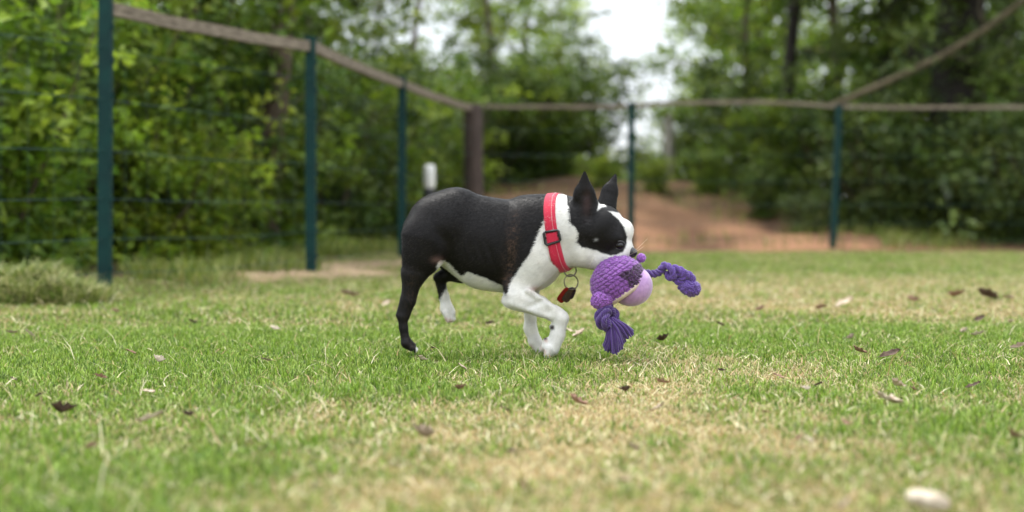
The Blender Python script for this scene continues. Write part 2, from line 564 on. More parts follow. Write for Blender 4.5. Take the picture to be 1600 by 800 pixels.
fl = empty('wire_fence', (0, 0, 0))
tag(fl, 'left run of wire fence on three green posts with grey board rail', 'fence')
for i, (x, y) in enumerate(FENCE_L[:-1]):
    post(x, y, fl, lean=[0, .004, -.002, .002][i])
for i in range(1, len(FENCE_L) - 1):       # the board starts at the nearest visible post
    (x0, y0), (x1, y1) = FENCE_L[i], FENCE_L[i + 1]
    u = .09 / math.hypot(x1 - x0, y1 - y0)
    if i == 3:
        x1, y1 = x1 - .03, y1 - .12
    rail((x0, y0 + .045, FH - .02), (x1, y1 + .045 - (0.02 if i < 3 else 0), FH - .02), fl, .060, .04, .012)
ZS = [.10, .26, .44, .66, .90, 1.14]
wires(FENCE_L, fl, ZS)

fb = empty('wire_fence', (0, 0, 0))
tag(fb, 'back run of wire fence crossing behind the dog with thin weathered rail', 'fence')
post(*FENCE_B[1], fb, lean=.006); post(*FENCE_B[2], fb, lean=.045, top=FH - .02); post(*FENCE_B[3], fb)
for i in range(3):
    (x0, y0), (x1, y1) = FENCE_B[i], FENCE_B[i + 1]
    rail((x0 + (.1 if i == 0 else 0), y0 + .05, FH + [-.0, .0, .01][i]), (x1, y1 + .05, FH + [0, .01, .02][i]), fb, .036, .03, [.005, -.04, .012][i])
wires(FENCE_B, fb, ZS)

# round wooden corner post
cp = MB()
zb = float(height(-.36, 13.3)) - .1
cp.tube([(0, 0, zb), (.004, 0, .3), (0, 0, .8), (-.004, 0, FH - .01), (-.004, 0, FH + .02)], [.098, .093, .092, .09, .082], 14)
o = cp.build('corner_post', m_wood); o.location = (-.36, 13.3, 0)
tag(o, 'thick brown wooden post where the two fences meet', 'post')

# short dark post with white cap
p = px2w(671, 300, 11.6)
mk = empty('marker_post', (p.x, p.y, float(height(p.x, p.y)) - .02))
m_blk = mat_simple('black_plastic', (.02, .022, .025), .5, col2=(.035, .035, .04), nscale=20)
m_wht = mat_simple('white_plastic', (.78, .78, .76), .4, col2=(.7, .7, .69), nscale=12)
MB().tube([(0, 0, 0), (0, 0, .40), (0, 0, .53), (0, 0, .54)], [.045, .045, .05, .05], 12).build('stake', m_blk, mk)
MB().tube([(0, 0, .541), (0, 0, .56), (0, 0, .70), (0, 0, .725), (0, 0, .735)], [.040, .047, .047, .043, .028], 16).build('cap', m_wht, mk)
tag(mk, 'short dark marker post with a white cap, left of the wooden corner post', 'marker post')

# grey post beyond the back fence
p = px2w(1045, 300, 19)
zb = float(height(p.x, 19))
gp = MB().tube([(0, 0, -.1), (.01, 0, .5), (-.01, 0, 1.35 - zb * .0)], [.075, .07, .065], 10)
o = gp.build('grey_post', mat_simple('grey_wood', lin(120, 116, 104), .9, col2=lin(150, 146, 134), nscale=10, bump=.004, stretch=(3, 3, .5)))
o.location = (p.x, 19, zb - .05); o.scale = (1, 1, .78)
tag(o, 'weathered grey wooden post standing among trees behind the bare bank', 'post')

# ------------------------------------------------------------------ trees and shrubs
m_bark = mat_simple('bark', lin(70, 58, 46), .95, col2=lin(104, 90, 74), nscale=9, bump=.02, stretch=(3, 3, .5))
m_bark_dark = mat_simple('bark_dark', lin(30, 27, 23), .95, col2=lin(48, 43, 37), nscale=9, bump=.02, stretch=(3, 3, .5))
m_leaf_mid = mat_leaf('leaf_mid', (.92, .94, .72), trans=.5, vary=.35)
m_leaf_bright = mat_leaf('leaf_bright', (1.35, 1.24, .95), trans=.55, vary=.2)
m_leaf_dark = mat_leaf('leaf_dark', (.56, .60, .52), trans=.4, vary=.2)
m_leaf_grey = mat_leaf('leaf_grey', (.62, .62, .95), trans=.3, vary=.2)
LEAFCOL = np.array([lin(96, 122, 36)[:3], lin(122, 146, 44)[:3], lin(70, 98, 32)[:3], lin(146, 160, 60)[:3], lin(84, 112, 42)[:3]])

def leaf_cloud(centres, rads, per, L, rg, flat=.6):
    """clumps of small bent leaves"""
    nC = len(centres)
    per_i = np.full(nC, per)
    idx = np.repeat(np.arange(nC), per_i)
    n = len(idx)
    d = rg.normal(size=(n, 3)); d /= np.linalg.norm(d, axis=1, keepdims=True)
    rr = rg.random(n) ** .5
    P = centres[idx] + d * (rads[idx] * rr)[:, None] * [1, 1, flat]
    # orientation
    ax = rg.normal(size=(n, 3)); ax[:, 2] = ax[:, 2] * .5 - .2; ax /= np.linalg.norm(ax, axis=1, keepdims=True)
    nr = rg.normal(size=(n, 3)) * .8 + [0, 0, 1]
    sd_ = np.cross(ax, nr); sd_ /= np.linalg.norm(sd_, axis=1, keepdims=True) + 1e-9
    nn = np.cross(sd_, ax)
    l = L * rg.uniform(.6, 1.25, n)[:, None]
    wv = sd_ * l * .30
    v = np.stack([P, P + ax * l * .45 + wv + nn * l * .06, P + ax * l - nn * l * .12, P + ax * l * .45 - wv + nn * l * .06], 1).reshape(-1, 3)
    f = np.arange(4 * n).reshape(-1, 4)
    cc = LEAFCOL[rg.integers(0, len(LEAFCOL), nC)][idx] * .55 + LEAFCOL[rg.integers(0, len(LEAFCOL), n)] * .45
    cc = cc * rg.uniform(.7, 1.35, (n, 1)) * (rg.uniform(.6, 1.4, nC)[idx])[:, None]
    return v, f, np.repeat(cc, 4, 0)

def tree_proto(seed, H, r0, crown0, spread, ncl, per, L, lean=.3, nlimb=11):
    """returns trunk mesh builder data, crown arrays"""
    rg = np.random.default_rng(seed); rnd = random.Random(seed)
    mb = MB()
    pts = []; x = y = 0
    for i in range(9):
        u = i / 8
        pts.append(Vector((x, y, H * u)))
        x += rnd.uniform(-1, 1) * lean * .35; y += rnd.uniform(-1, 1) * lean * .35
    rad = [max(r0 * (1 - .85 * i / 8), .012) for i in range(9)]
    rad[0] *= 1.35
    mb.tube(pts, rad, 9)
    cents, rr = [], []
    for k_ in range(nlimb):
        u = crown0 / H + (1 - crown0 / H) * (k_ + .3) / nlimb * .92
        fi = u * 8; i = min(int(fi), 7); base = pts[i].lerp(pts[i + 1], fi - i)
        an = k_ * 2.4 + rnd.uniform(-.5, .5)
        ln = spread * (1.05 - .55 * u) * rnd.uniform(.65, 1.2)
        lp = [base]
        dirv_ = Vector((math.cos(an), math.sin(an), rnd.uniform(.1, .6)))
        for s_ in range(1, 6):
            dirv_ = (dirv_ + Vector((rnd.uniform(-.3, .3), rnd.uniform(-.3, .3), rnd.uniform(-.25, .22)))).normalized()
            lp.append(lp[-1] + dirv_ * ln / 5)
        rb = r0 * (1 - .8 * u) * .5
        mb.tube(lp, [rb * (1 - .17 * s_) for s_ in range(6)], 6)
        for s_ in range(2, 6):
            for q in range(max(1, ncl // (nlimb * 4))):
                c_ = lp[s_] + Vector((rnd.gauss(0, .30), rnd.gauss(0, .30), rnd.gauss(0, .26)))
                cents.append(c_[:]); rr.append(rnd.uniform(.18, .42) * spread / 1.8)
                if q == 0:
                    mb.tube([lp[s_], lp[s_].lerp(c_, .5) + Vector((0, 0, .03)), c_], [.008, .005, .002], 4, False)
    v, f, c = leaf_cloud(np.array(cents), np.array(rr), per, L, rg)
    return mb, (v, f, c)

PROT = {}
def make_tree(key, name, leafmat, barkmat, *args, **kw):
    mb, (v, f, c) = tree_proto(*args, **kw)
    PROT[key] = (name, mb.mesh('trunk', barkmat), np_mesh('crown', v, f, leafmat, c, smooth=False))

#          key  seed H  r0   crown0 spread ncl per L
make_tree('a', 'leafy_tree', m_leaf_mid, m_bark, 1, 6.5, .085, .7, 1.9, 176, 30, .12)
make_tree('b', 'leafy_tree', m_leaf_mid, m_bark, 2, 7.5, .11, 1.0, 2.2, 176, 30, .12)
make_tree('c', 'leafy_tree', m_leaf_bright, m_bark, 3, 8.0, .10, .9, 2.3, 132, 36, .13, nlimb=11)
make_tree('d', 'dark_tree', m_leaf_dark, m_bark_dark, 4, 9.0, .34, 1.7, 2.6, 176, 40, .12)
make_tree('g', 'leafy_tree', m_leaf_bright, m_bark, 12, 7.5, .06, 2.3, 2.6, 44, 26, .11, lean=.5)
make_tree('h', 'leafy_tree', m_leaf_mid, m_bark_dark, 15, 7.5, .10, 2.2, 2.0, 132, 34, .12)
make_tree('f', 'leafy_tree', m_leaf_mid, m_bark, 8, 7.0, .11, 2.4, 1.9, 132, 30, .12)
make_tree('e', 'grey_tree', m_leaf_grey, m_bark_dark, 5, 7.0, .12, .3, 2.1, 176, 36, .10)
#make_tree('t', 'slender_tree', m_leaf_bright, m_bark, 6, 6.0, .045, 1.4, 1.5, 88, 22, .085, lean=.5)

def shrub_proto(key, mat, seed, Rw, Hh, ncl, per, L, name='shrub'):
    rg = np.random.default_rng(seed); rnd = random.Random(seed)
    mb = MB(); cents, rr = [], []
    ns = 12
    for k_ in range(ns):
        an = k_ * 2.4; p_ = Vector((math.cos(an) * .12, math.sin(an) * .12, 0)); lp = [p_]
        out_ = rnd.uniform(.15, 1) * Rw
        hh_ = Hh * rnd.uniform(.7, 1.1) * (1.05 - .35 * out_ / Rw)
        for s_ in range(1, 6):
            u = s_ / 5
            lp.append(Vector((math.cos(an + rnd.uniform(-.2, .2)) * out_ * u ** .8, math.sin(an + rnd.uniform(-.2, .2)) * out_ * u ** .8, hh_ * u)))
        mb.tube(lp, [.016 * (1 - .16 * s_) for s_ in range(6)], 5)
        for s_ in range(0, 6):
            for q in range(max(1, ncl // (ns * 6))):
                c_ = lp[s_] + Vector((rnd.gauss(0, .2), rnd.gauss(0, .2), rnd.gauss(0.05, .16)))
                c_.z = max(c_.z, .08)
                cents.append(c_[:]); rr.append(rnd.uniform(.14, .32))
    v, f, c = leaf_cloud(np.array(cents), np.array(rr), per, L, rg, .7)
    PROT[key] = (name, mb.mesh('stems', m_bark), np_mesh('foliage', v, f, mat, c, smooth=False))
shrub_proto('s1', m_leaf_mid, 31, .9, 1.7, 144, 40, .085)
shrub_proto('s2', m_leaf_bright, 32, .8, 1.3, 144, 34, .08)
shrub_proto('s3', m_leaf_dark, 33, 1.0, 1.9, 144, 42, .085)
shrub_proto('s4', m_leaf_grey, 34, 1.0, 1.5, 144, 38, .08)

def plant(key, px, Y, s, label, rz=0, sz=None, cat=None, group=None, tilt=0):
    name, tm, cm_ = PROT[key]
    X = (px - 800) / FPX * Y
    e = empty(name, (X, Y, float(height(X, Y)) - .03), rz)
    e.scale = (s, s, sz or s)
    e.rotation_euler = (tilt, 0, rz)
    sh = key.startswith('s')
    mobj('stems' if sh else 'trunk', tm, e)
    mobj('foliage' if sh else 'crown', cm_, e)
    tag(e, label, cat or ('shrub' if sh else 'tree'), group)
    return e

GL = 'woodland behind the left fence'; GR = 'woodland behind the back fence'
LL = 'leafy green shrub in the thicket behind the left fence'
# trees behind the left fence
T = [
 ('s2', 1022, 17.0, .34, 'small bright bush on the bank in front of the grey post', .3),
 ('s1', 1105, 17.2, .38, 'small bush on the upper part of the reddish bank', 1.3),
 ('s3', 1190, 16.2, .36, 'small dark bush low on the right part of the bank', 2.3),
 ('s4', 1265, 15.2, .34, 'small grey bush at the foot of the right hand green post', 3.3),
 ('s2', 940, 18.0, .40, 'small bright bush on the bank behind the ears of the dog', 4.3),
 ('a', -60, 9.5, 1.0, 'dark leafy tree at the far left edge beyond the nearest green post', 0.3),
 ('b', 90, 11.5, 1.0, 'leafy tree just left of the nearest green post, behind the wires', 1.2),
 ('a', 215, 12.5, .95, 'leafy tree just right of the nearest green post', 2.2),
 ('f', 402, 10.6, 1.0, 'tree with a straight brown trunk left of the second green post', 4.0),
 ('c', 300, 11.5, .85, 'bright green leafy tree midway between first and second green posts', 5.1),
 ('a', 480, 16.5, .85, 'leafy tree just right of the second green post', 3.0),
 ('b', -150, 14.0, 1.1, 'tall tree partly outside the left edge of the view', 2.0),
 ('a', 150, 16.0, 1.2, 'tree deep in the wood behind the nearest green post', .7),
 ('h', 330, 13.0, 1.0, 'tree deep in the wood between the first two green posts', 5.7),
 ('a', 470, 21.0, 1.0, 'tree deep in the wood behind the second green post', 1.9),
 ('c', 590, 19.0, .36, 'small bright tree below the left patch of open sky', 1.0),
 ('b', 660, 24.0, .36, 'low tree behind the white capped marker post', 2.6),
 ('c', 745, 26.0, .50, 'tree rising straight behind the wooden corner post', 3.9),
 ('c', 770, 25.0, .85, 'bright green airy tree just above the wooden corner post', .4),
 ('g', 640, 20.0, .95, 'sparse airy tree with twigs across the left patch of open sky', 2.2),
 ('c', 875, 34.0, .72, 'distant bright tree bordering the tall sky gap on its left', 4.4),
 ('c', 815, 28.0, .90, 'bright green tree above the back of the dog, right of the corner post', 2.9),
 ('b', 880, 22.0, .36, 'low dark tree under the bright ones, left of the sky gap', 4.4),
 # right
 ('c', 1190, 26.0, .95, 'bright green tree forming the right side of the tall sky gap', 2.2),
 ('b', 1160, 20.0, .66, 'leafy tree behind the reddish bank right of the grey post', 5.0),
 ('h', 1215, 17.5, 1.0, 'leafy tree with slim trunk left of the right hand green post', 1.5),
 ('c', 1300, 22.0, 1.1, 'bright tree behind the top of the right hand green post', 3.6),
 ('h', 1350, 16.8, 1.0, 'leafy tree with dark trunk just right of the right hand green post', .9),
 ('d', 1475, 16.0, 1.0, 'large dark tree with the thickest trunk at the right', 2.0),
 ('e', 1400, 17.0, .8, 'grey green tree with drooping foliage left of the thickest trunk', 1.1),
 ('e', 1600, 16.0, 1.0, 'grey green tree at the right edge of the view', 4.2),
 ('d', 1700, 18.5, 1.0, 'dark tree partly outside the right edge of the view', 5.2),
 ('a', 1180, 27.0, 1.1, 'distant tree behind the bank left of the right hand green post', .2),
 ('b', 1400, 25.0, 1.2, 'distant tree deep behind the grey green foliage at right', 2.4),
 ('d', 1560, 23.0, 1.0, 'distant dark tree between thickest trunk and right edge', 3.3),
]
for k_, px, Y, s, lab, rz in T:
    g_ = GL if px < 700 else GR
    plant(k_, px, Y, s, lab, rz, group=g_)

S_ = [
 ('s1', -20, 7.6, 1.0, 'green shrub at the left edge behind the low fence wires', .2),
 ('s3', 70, 8.8, 1.0, 'dark shrub left of the nearest green post, behind the wires', 1.0),
 ('s1', 150, 9.6, 1.0, 'green shrub directly behind the nearest green post', 2.0),
 ('s2', 235, 8.9, .8, 'light green shrub just right of the nearest green post', 3.0),
 ('s3', 320, 10.2, 1.0, 'dark shrub midway between the first two green posts', 4.0),
 ('s2', 330, 9.2, .55, 'low bright green bush near the ground between the first two green posts', 4.6),
 ('s1', 410, 11.2, 1.0, 'green shrub just left of the second green post', 5.0),
 ('s3', 500, 12.5, 1.0, 'dark shrub directly right of the second green post', .5),
 ('s1', 560, 13.5, 1.0, 'green shrub midway between second and third green posts', 1.4),
 ('s3', 620, 15.0, 1.0, 'dark shrub behind the third green post', 2.4),
 ('s1', 690, 17.5, 1.0, 'green shrub behind the white capped marker post', 3.4),
 ('s3', 770, 19.5, 1.0, 'dark shrub on the bank just right of the wooden corner post', 4.4),
 ('s1', 840, 20.0, 1.05, 'green shrub on the bank above the middle of the dog', 5.4),
 ('s3', 915, 21.0, 1.1, 'dark shrub on the bank behind the ears of the dog', .9),
 ('s2', 1010, 21.5, .62, 'low bright bush at the foot of the tall sky gap', 1.9),
 ('s1', 1090, 19.5, .85, 'green shrub right of the grey post behind the bank', 2.9),
 ('s3', 1165, 18.5, 1.0, 'dark shrub above the middle of the reddish bank', 3.9),
 ('s1', 1235, 17.0, .9, 'green shrub on the bank just left of the right hand green post', 4.9),
 ('s3', 1310, 16.2, .9, 'dark shrub right behind the right hand green post', .1),
 ('s4', 1380, 15.6, 1.0, 'grey green shrub right of the right hand green post', 1.1),
 ('s4', 1435, 16.8, .7, 'grey green shrub at the foot of the thickest trunk', 2.1),
 ('s3', 1530, 15.5, 1.0, 'dark shrub between the thickest trunk and the right edge', 3.1),
 ('s4', 1610, 15.0, 1.1, 'grey green shrub at the right edge of the view', 4.1),
 ('s3', 1420, 18.5, 1.3, 'tall dark shrub behind the grey green shrubs at right', 5.1),
 ('s3', 1580, 19.0, 1.3, 'tall dark shrub deep behind the right edge shrubs', .6),
 ('s3', 20, 11.5, 1.4, 'tall dark shrub deep behind the left edge', 1.6),
 ('s3', 260, 12.5, 1.3, 'tall dark shrub deep behind the first fence span', 2.6),
 ('s3', 440, 15.0, 1.3, 'tall dark shrub deep behind the second green post', 3.6),
]
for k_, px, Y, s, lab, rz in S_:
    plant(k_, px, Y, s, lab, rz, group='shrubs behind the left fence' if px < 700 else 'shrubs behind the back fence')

# far-off wood that reads as one mass
rg = np.random.default_rng(55)
cents = []
while len(cents) < 1100:
    Y = rg.uniform(34, 48); px = rg.uniform(-500, 2100)
    X = (px - 800) / FPX * Y
    top = 6.5 if px < 480 else (2.0 if px < 740 else (3.4 if px < 900 else (1.0 if px < 1080 else 6.5)))
    top *= .7 + .5 * vnoise(np.array([px / 70.]), np.array([Y]))[0]
    cents.append((X, Y, rg.uniform(.3, top)))
v, f, c = leaf_cloud(np.array(cents), rg.uniform(.7, 1.5, len(cents)), 55, .26, rg, .8)
o = mobj('distant_wood', np_mesh('distant_wood', v, f, m_leaf_mid, c, smooth=False))
tag(o, 'far-off green woodland closing the view behind the trees', 'woodland', kind='stuff')

# long bare pole leaning up to the right
pts = [px2w(1312, 160, 15.2), px2w(1390, 126, 15.1), px2w(1470, 88, 15.0), px2w(1540, 45, 14.9), px2w(1610, -8, 14.8), px2w(1690, -70, 14.7)]
low = [px2w(1180, 215, 15.35), px2w(1250, 186, 15.3)]
mb = MB(); 
mb.tube([px2w(1300, 165, 15.25)] + pts, [.036, .036, .035, .034, .032, .03, .02], 8)
mb.tube([pts[2], pts[2] + Vector((.18, .05, .02)), pts[2] + Vector((.42, .08, -.08))], [.012, .008, .003], 5)
mb.tube([pts[3], pts[3] + Vector((-.05, .05, .2)), pts[3] + Vector((-.02, .08, .45))], [.012, .008, .003], 5)
o = mb.build('bare_branch', mat_simple('dry_branch', lin(84, 76, 56), .9, col2=lin(108, 98, 76), nscale=8, bump=.004))
tag(o, 'long bare branch rising to the right from the right hand green post', 'branch')

# ------------------------------------------------------------------ dead leaves and stone
def leaf_mesh(seed, Lh, curl, mat):
    rnd = random.Random(seed); nu, nv = 9, 5
    vs, fs = [], []
    for i in range(nu):
        u = i / (nu - 1)
        wd = .42 * math.sin(math.pi * min(u * .96 + .03, 1)) ** .7 * (1 + .18 * math.sin(u * 19 + seed))
        for j in range(nv):
            q = (j / (nv - 1) * 2 - 1)
            y_ = q * wd * .5
            cz = curl * (y_ * 2.2) ** 2 + curl * .5 * (u - .5) ** 2 * 1.6 + .03 * math.sin(u * 9 + q * 4 + seed) + rnd.uniform(-.012, .012)
            vs.append((u - .5, y_ * (1 - .35 * abs(curl)), cz - (.04 if q == 0 else 0)))
    for i in range(nu - 1):
        for j in range(nv - 1):
            a_ = i * nv + j
            fs.append((a_, a_ + nv, a_ + nv + 1, a_ + 1))
    mb = MB(); mb.v = vs; mb.f = fs
    mb.tube([(-.5, 0, .02), (-.6, .02, .06), (-.68, .05, .12)], [.014, .010, .006], 4)
    me = mb.mesh('dead_leaf', mat)
    return me
def mleaf(nm, c1, c2, tr=.15):
    m_ = mat_simple(nm, c1, .75, col2=c2, nscale=5, bump=.01)
    return m_
LM = {'brown': mleaf('leaf_brown', lin(116, 86, 68), lin(160, 126, 104)), 'dark': mleaf('leaf_darkbrown', lin(58, 42, 32), lin(88, 66, 50)),
      'pale': mleaf('leaf_pale', lin(206, 190, 170), lin(178, 156, 134)), 'grey': mleaf('leaf_greybrown', lin(140, 122, 104), lin(168, 150, 130))}
LP = {}
for c_ in LM:
    for v_ in range(3):
        LP[c_, v_] = leaf_mesh(v_ * 5 + len(c_), 1, (.9, .35, 1.5)[v_], LM[c_])
LEAVES = [
 (300, 503, 15, 'dark', 'small dark dead leaf on green lawn left of the hind leg, alone'),
 (205, 551, 17, 'brown', 'reddish brown upright dead leaf at the left, behind a pale curled one'),
 (247, 566, 24, 'pale', 'pale curled dead leaf with dark underside at the left of the lawn'),
 (157, 592, 20, 'brown', 'flat brown dead leaf lying on straw at the left'),
 (233, 612, 19, 'pale', 'whitish dead leaf tilted on the straw patch at left'),
 (98, 643, 40, 'dark', 'largest dark curled dead leaf at the lower left'),
 (61, 618, 13, 'dark', 'small dark dead leaf just above the largest curled one at lower left'),
 (21, 594, 12, 'dark', 'tiny dark dead leaf near the left edge of the view'),
 (294, 647, 20, 'dark', 'dark dead leaf sunk in grass right of the long pale husk'),
 (234, 658, 66, 'pale', 'long pale strip of dry husk at lower left'),
 (416, 563, 16, 'grey', 'small grey brown upright leaf left of the dog'),
 (428, 515, 17, 'pale', 'small pale leaf on green grass left of the hind paw'),
 (18, 521, 17, 'grey', 'grey brown leaf at the left edge, left one of a pair'),
 (46, 522, 22, 'pale', 'pale leaf near the left edge, right one of a pair'),
 (180, 488, 13, 'brown', 'blurred brown leaf below the nearest green post'),
 (546, 465, 32, 'grey', 'long grey tan leaf between left dirt strip and the dog'),
 (604, 475, 16, 'pale', 'blurred pale leaf just behind the hind leg of the dog'),
 (659, 563, 15, 'pale', 'pale curled leaf in front of the hind paw'),
 (677, 545, 11, 'dark', 'tiny dark leaf beside the hind paw, under the belly'),
 (722, 574, 18, 'grey', 'tan curled leaf below the belly of the dog'),
 (720, 608, 20, 'brown', 'reddish upright leaf in green grass in front of the dog'),
 (901, 629, 34, 'brown', 'large folded brown leaf in front of the front paws'),
 (789, 638, 17, 'dark', 'dark flat leaf on straw left of the large folded brown leaf'),
 (977, 612, 20, 'dark', 'dark leaf in green grass below the toy'),
 (1034, 599, 20, 'brown', 'brown leaf right of the dark one below the toy'),
 (1027, 640, 27, 'grey', 'grey tan pointed leaf right of the large folded brown leaf'),
 (660, 683, 42, 'grey', 'long rolled tan leaf on the straw in the foreground'),
 (905, 524, 24, 'pale', 'large pale pinkish crumpled leaf behind the front paw'),
 (888, 516, 17, 'pale', 'small pale leaf touching the crumpled one behind the front paw'),
 (1037, 532, 22, 'dark', 'dark flat leaf on the grass right of the toy tassel'),
 (765, 506, 15, 'dark', 'dark leaf seen beneath the belly between the legs'),
 (800, 707, 18, 'dark', 'blurred dark leaf in the centre foreground'),
 (818, 764, 22, 'brown', 'blurred reddish leaf near the bottom edge, centre'),
 (990, 702, 24, 'grey', 'blurred grey tan leaf in the straw below right of the toy'),
 (1320, 475, 30, 'pale', 'nearly white flat leaf farther back right of the toy'),
 (1188, 485, 16, 'brown', 'small brown leaf beyond the toy, on the right lawn'),
 (1125, 507, 15, 'dark', 'dark leaf on green grass, nearest right of the toy rope end'),
 (1283, 481, 22, 'brown', 'blurred brown leaf just left of the nearly white one'),
 (1330, 530, 16, 'grey', 'small rounded grey leaf, upper one of three on right lawn'),
 (1342, 550, 24, 'brown', 'slanted brown leaf below the small rounded grey one'),
 (1391, 555, 32, 'dark', 'long dark curled leaf on the right lawn'),
 (1506, 521, 17, 'pale', 'pale leaf at right, left one of two close together'),
 (1528, 525, 20, 'pale', 'pale leaf at right, right one of two close together'),
 (1531, 500, 18, 'dark', 'small dark flat leaf behind the two pale ones at right'),
 (1579, 506, 13, 'pale', 'small pale leaf near the right edge'),
 (1592, 545, 24, 'grey', 'grey leaf cut by the right edge of the view'),
 (1545, 464, 44, 'dark', 'large dark crumpled leaf far back at the right'),
 (1494, 464, 26, 'brown', 'brown leaf left of the large dark crumpled one at far right'),
 (1575, 466, 20, 'grey', 'grey leaf right of the large dark crumpled one at far right'),
 (1521, 603, 24, 'dark', 'dark brown leaf sitting alone on the right lawn'),
 (1400, 603, 26, 'pale', 'pale leaf with dark edge in the middle of the right lawn'),
 (1427, 609, 14, 'brown', 'small brown leaf touching the pale dark edged one'),
 (1279, 601, 15, 'dark', 'small dark leaf beside a white one, below right of the toy'),
 (1260, 610, 17, 'pale', 'white leaf beside a small dark one, below right of the toy'),
 (1389, 633, 40, 'pale', 'large faded pale leaf flattened in the straw at right'),
 (1197, 647, 16, 'brown', 'brown leaf half hidden in straw left of the white leaf'),
 (1265, 692, 18, 'pale', 'blurred pale leaf in the right foreground'),
 (1250, 688, 20, 'brown', 'blurred brown leaf left of the pale one in right foreground'),
 (1322, 664, 16, 'brown', 'small brown leaf under straw stalks at right foreground'),
 (1583, 688, 26, 'brown', 'blurred brown leaf at the right edge in the foreground'),
 (1127, 579, 13, 'dark', 'tiny dark leaf on green grass right below the toy'),
 (1217, 588, 18, 'brown', 'brown leaf on right lawn, left of the small dark and white pair'),
 (1426, 471, 20, 'brown', 'blurred brown leaf far back between white and crumpled leaves'),
 (142, 700, 24, 'brown', 'blurred brown leaf deep in grass at lower left'),
 (530, 702, 16, 'pale', 'blurred pale bit of leaf left of the long rolled tan leaf'),
 (975, 757, 22, 'pale', 'blurred whitish leaf at the bottom edge, right of centre'),
 (1320, 793, 26, 'grey', 'blurred grey leaf left of the pale stone at bottom'),
]
rl = random.Random(4)
for i, (px, py, wpx, c_, lab) in enumerate(LEAVES):
    zl = .018 if py < 700 else .022
    Y = (CH - zl) * FPX / (py - HZ)
    X = (px - 800) / FPX * Y
    size = wpx * Y / FPX * 1.05
    o = mobj('dead_leaf', LP[c_, i % 3])
    o.location = (X, Y, float(height(X, Y)) + zl + size * .10)
    o.rotation_euler = (rl.uniform(-.1, .9), rl.uniform(-.5, .5), rl.uniform(-.7, .7) + (math.pi if rl.random() < .5 else 0))
    o.scale = (size, size * (.35 if wpx > 60 else rl.uniform(.9, 1.5)), size * (.5 if wpx > 60 else 1))
    tag(o, lab, 'leaf', 'dead leaves scattered on the lawn')

# pale stone
bmx = bmesh.new()
bmesh.ops.create_icosphere(bmx, subdivisions=4, radius=1)
from mathutils import noise as mn
for v_ in bmx.verts:
    c0 = v_.co.copy()
    s_ = 1 + .16 * mn.noise(c0 * 1.3 + Vector((3, 1, 2))) + .04 * mn.noise(c0 * 5)
    v_.co = Vector((c0.x * .027, c0.y * .020, max(c0.z, -.6) * .013)) * s_
me = bpy.data.meshes.new('stone'); bmx.to_mesh(me); bmx.free()
me.polygons.foreach_set('use_smooth', [True] * len(me.polygons))
me.materials.append(mat_simple('stone', lin(196, 184, 164), .8, col2=lin(158, 142, 122), nscale=60, bump=.001))
Ys = (CH - .022) * FPX / (782 - HZ)
o = mobj('stone', me); o.location = ((1450 - 800) / FPX * Ys, Ys, .022); o.rotation_euler = (.05, .12, -.15)
tag(o, 'pale smooth flat stone in the grass at the bottom right', 'stone')

# ================================================================== DOG
# modelled in photo pixels at the dog's depth (x right, y depth, z up), then mapped to metres
DY = 3.80
S = FPX / DY
def dw(p):
    p = np.asarray(p, float)
    o_ = np.empty_like(p)
    o_[..., 0] = (p[..., 0] - 800) / S
    o_[..., 1] = DY + p[..., 1] / S
    o_[..., 2] = CH + (HZ + p[..., 2]) / S        # z in px space is -py
    return o_
def P(px, py, d=0.0): return np.array([px, d, -py], float)

G0 = np.array([612., -78., -575.]); G1 = np.array([1002., 78., -255.]); ST = 1.5
gn = np.ceil((G1 - G0) / ST).astype(int) + 1
D = np.full(gn, 30.0, np.float32)
ax0 = [G0[i] + ST * np.arange(gn[i]) for i in range(3)]

def region(lo, hi, m_):
    lo = np.maximum(((lo - m_ - G0) / ST).astype(int), 0); hi = np.minimum(((hi + m_ - G0) / ST).astype(int) + 2, gn)
    sl = tuple(slice(lo[i], hi[i]) for i in range(3))
    xs = [ax0[i][sl[i]].astype(np.float32) for i in range(3)]
    return sl, xs[0][:, None, None], xs[1][None, :, None], xs[2][None, None, :]

def smin(a_, b_, k_):
    h_ = np.clip(.5 + .5 * (b_ - a_) / k_, 0, 1)
    return b_ * (1 - h_) + a_ * h_ - k_ * h_ * (1 - h_)

def cap(p, r1, q, r2, k_=8, sy=1.0, sub=False):
    p, q = np.array(p, float), np.array(q, float)
    rm = max(r1, r2)
    sl, x, y, z = region(np.minimum(p, q) - rm, np.maximum(p, q) + rm, k_ + 4)
    d = q - p
    dd = np.array([d[0], d[1] / sy, d[2]])
    px_, py_, pz_ = x - p[0], (y - p[1]) / sy, z - p[2]
    t_ = np.clip((px_ * dd[0] + py_ * dd[1] + pz_ * dd[2]) / (dd @ dd + 1e-9), 0, 1)
    dist = np.sqrt((px_ - t_ * dd[0]) ** 2 + (py_ - t_ * dd[1]) ** 2 + (pz_ - t_ * dd[2]) ** 2) - (r1 + (r2 - r1) * t_)
    dist = dist * (1 if sy == 1 else min(1, .5 + .5 * sy))
    if sub: D[sl] = -smin(-D[sl], dist, k_)
    else: D[sl] = smin(D[sl], dist, k_)

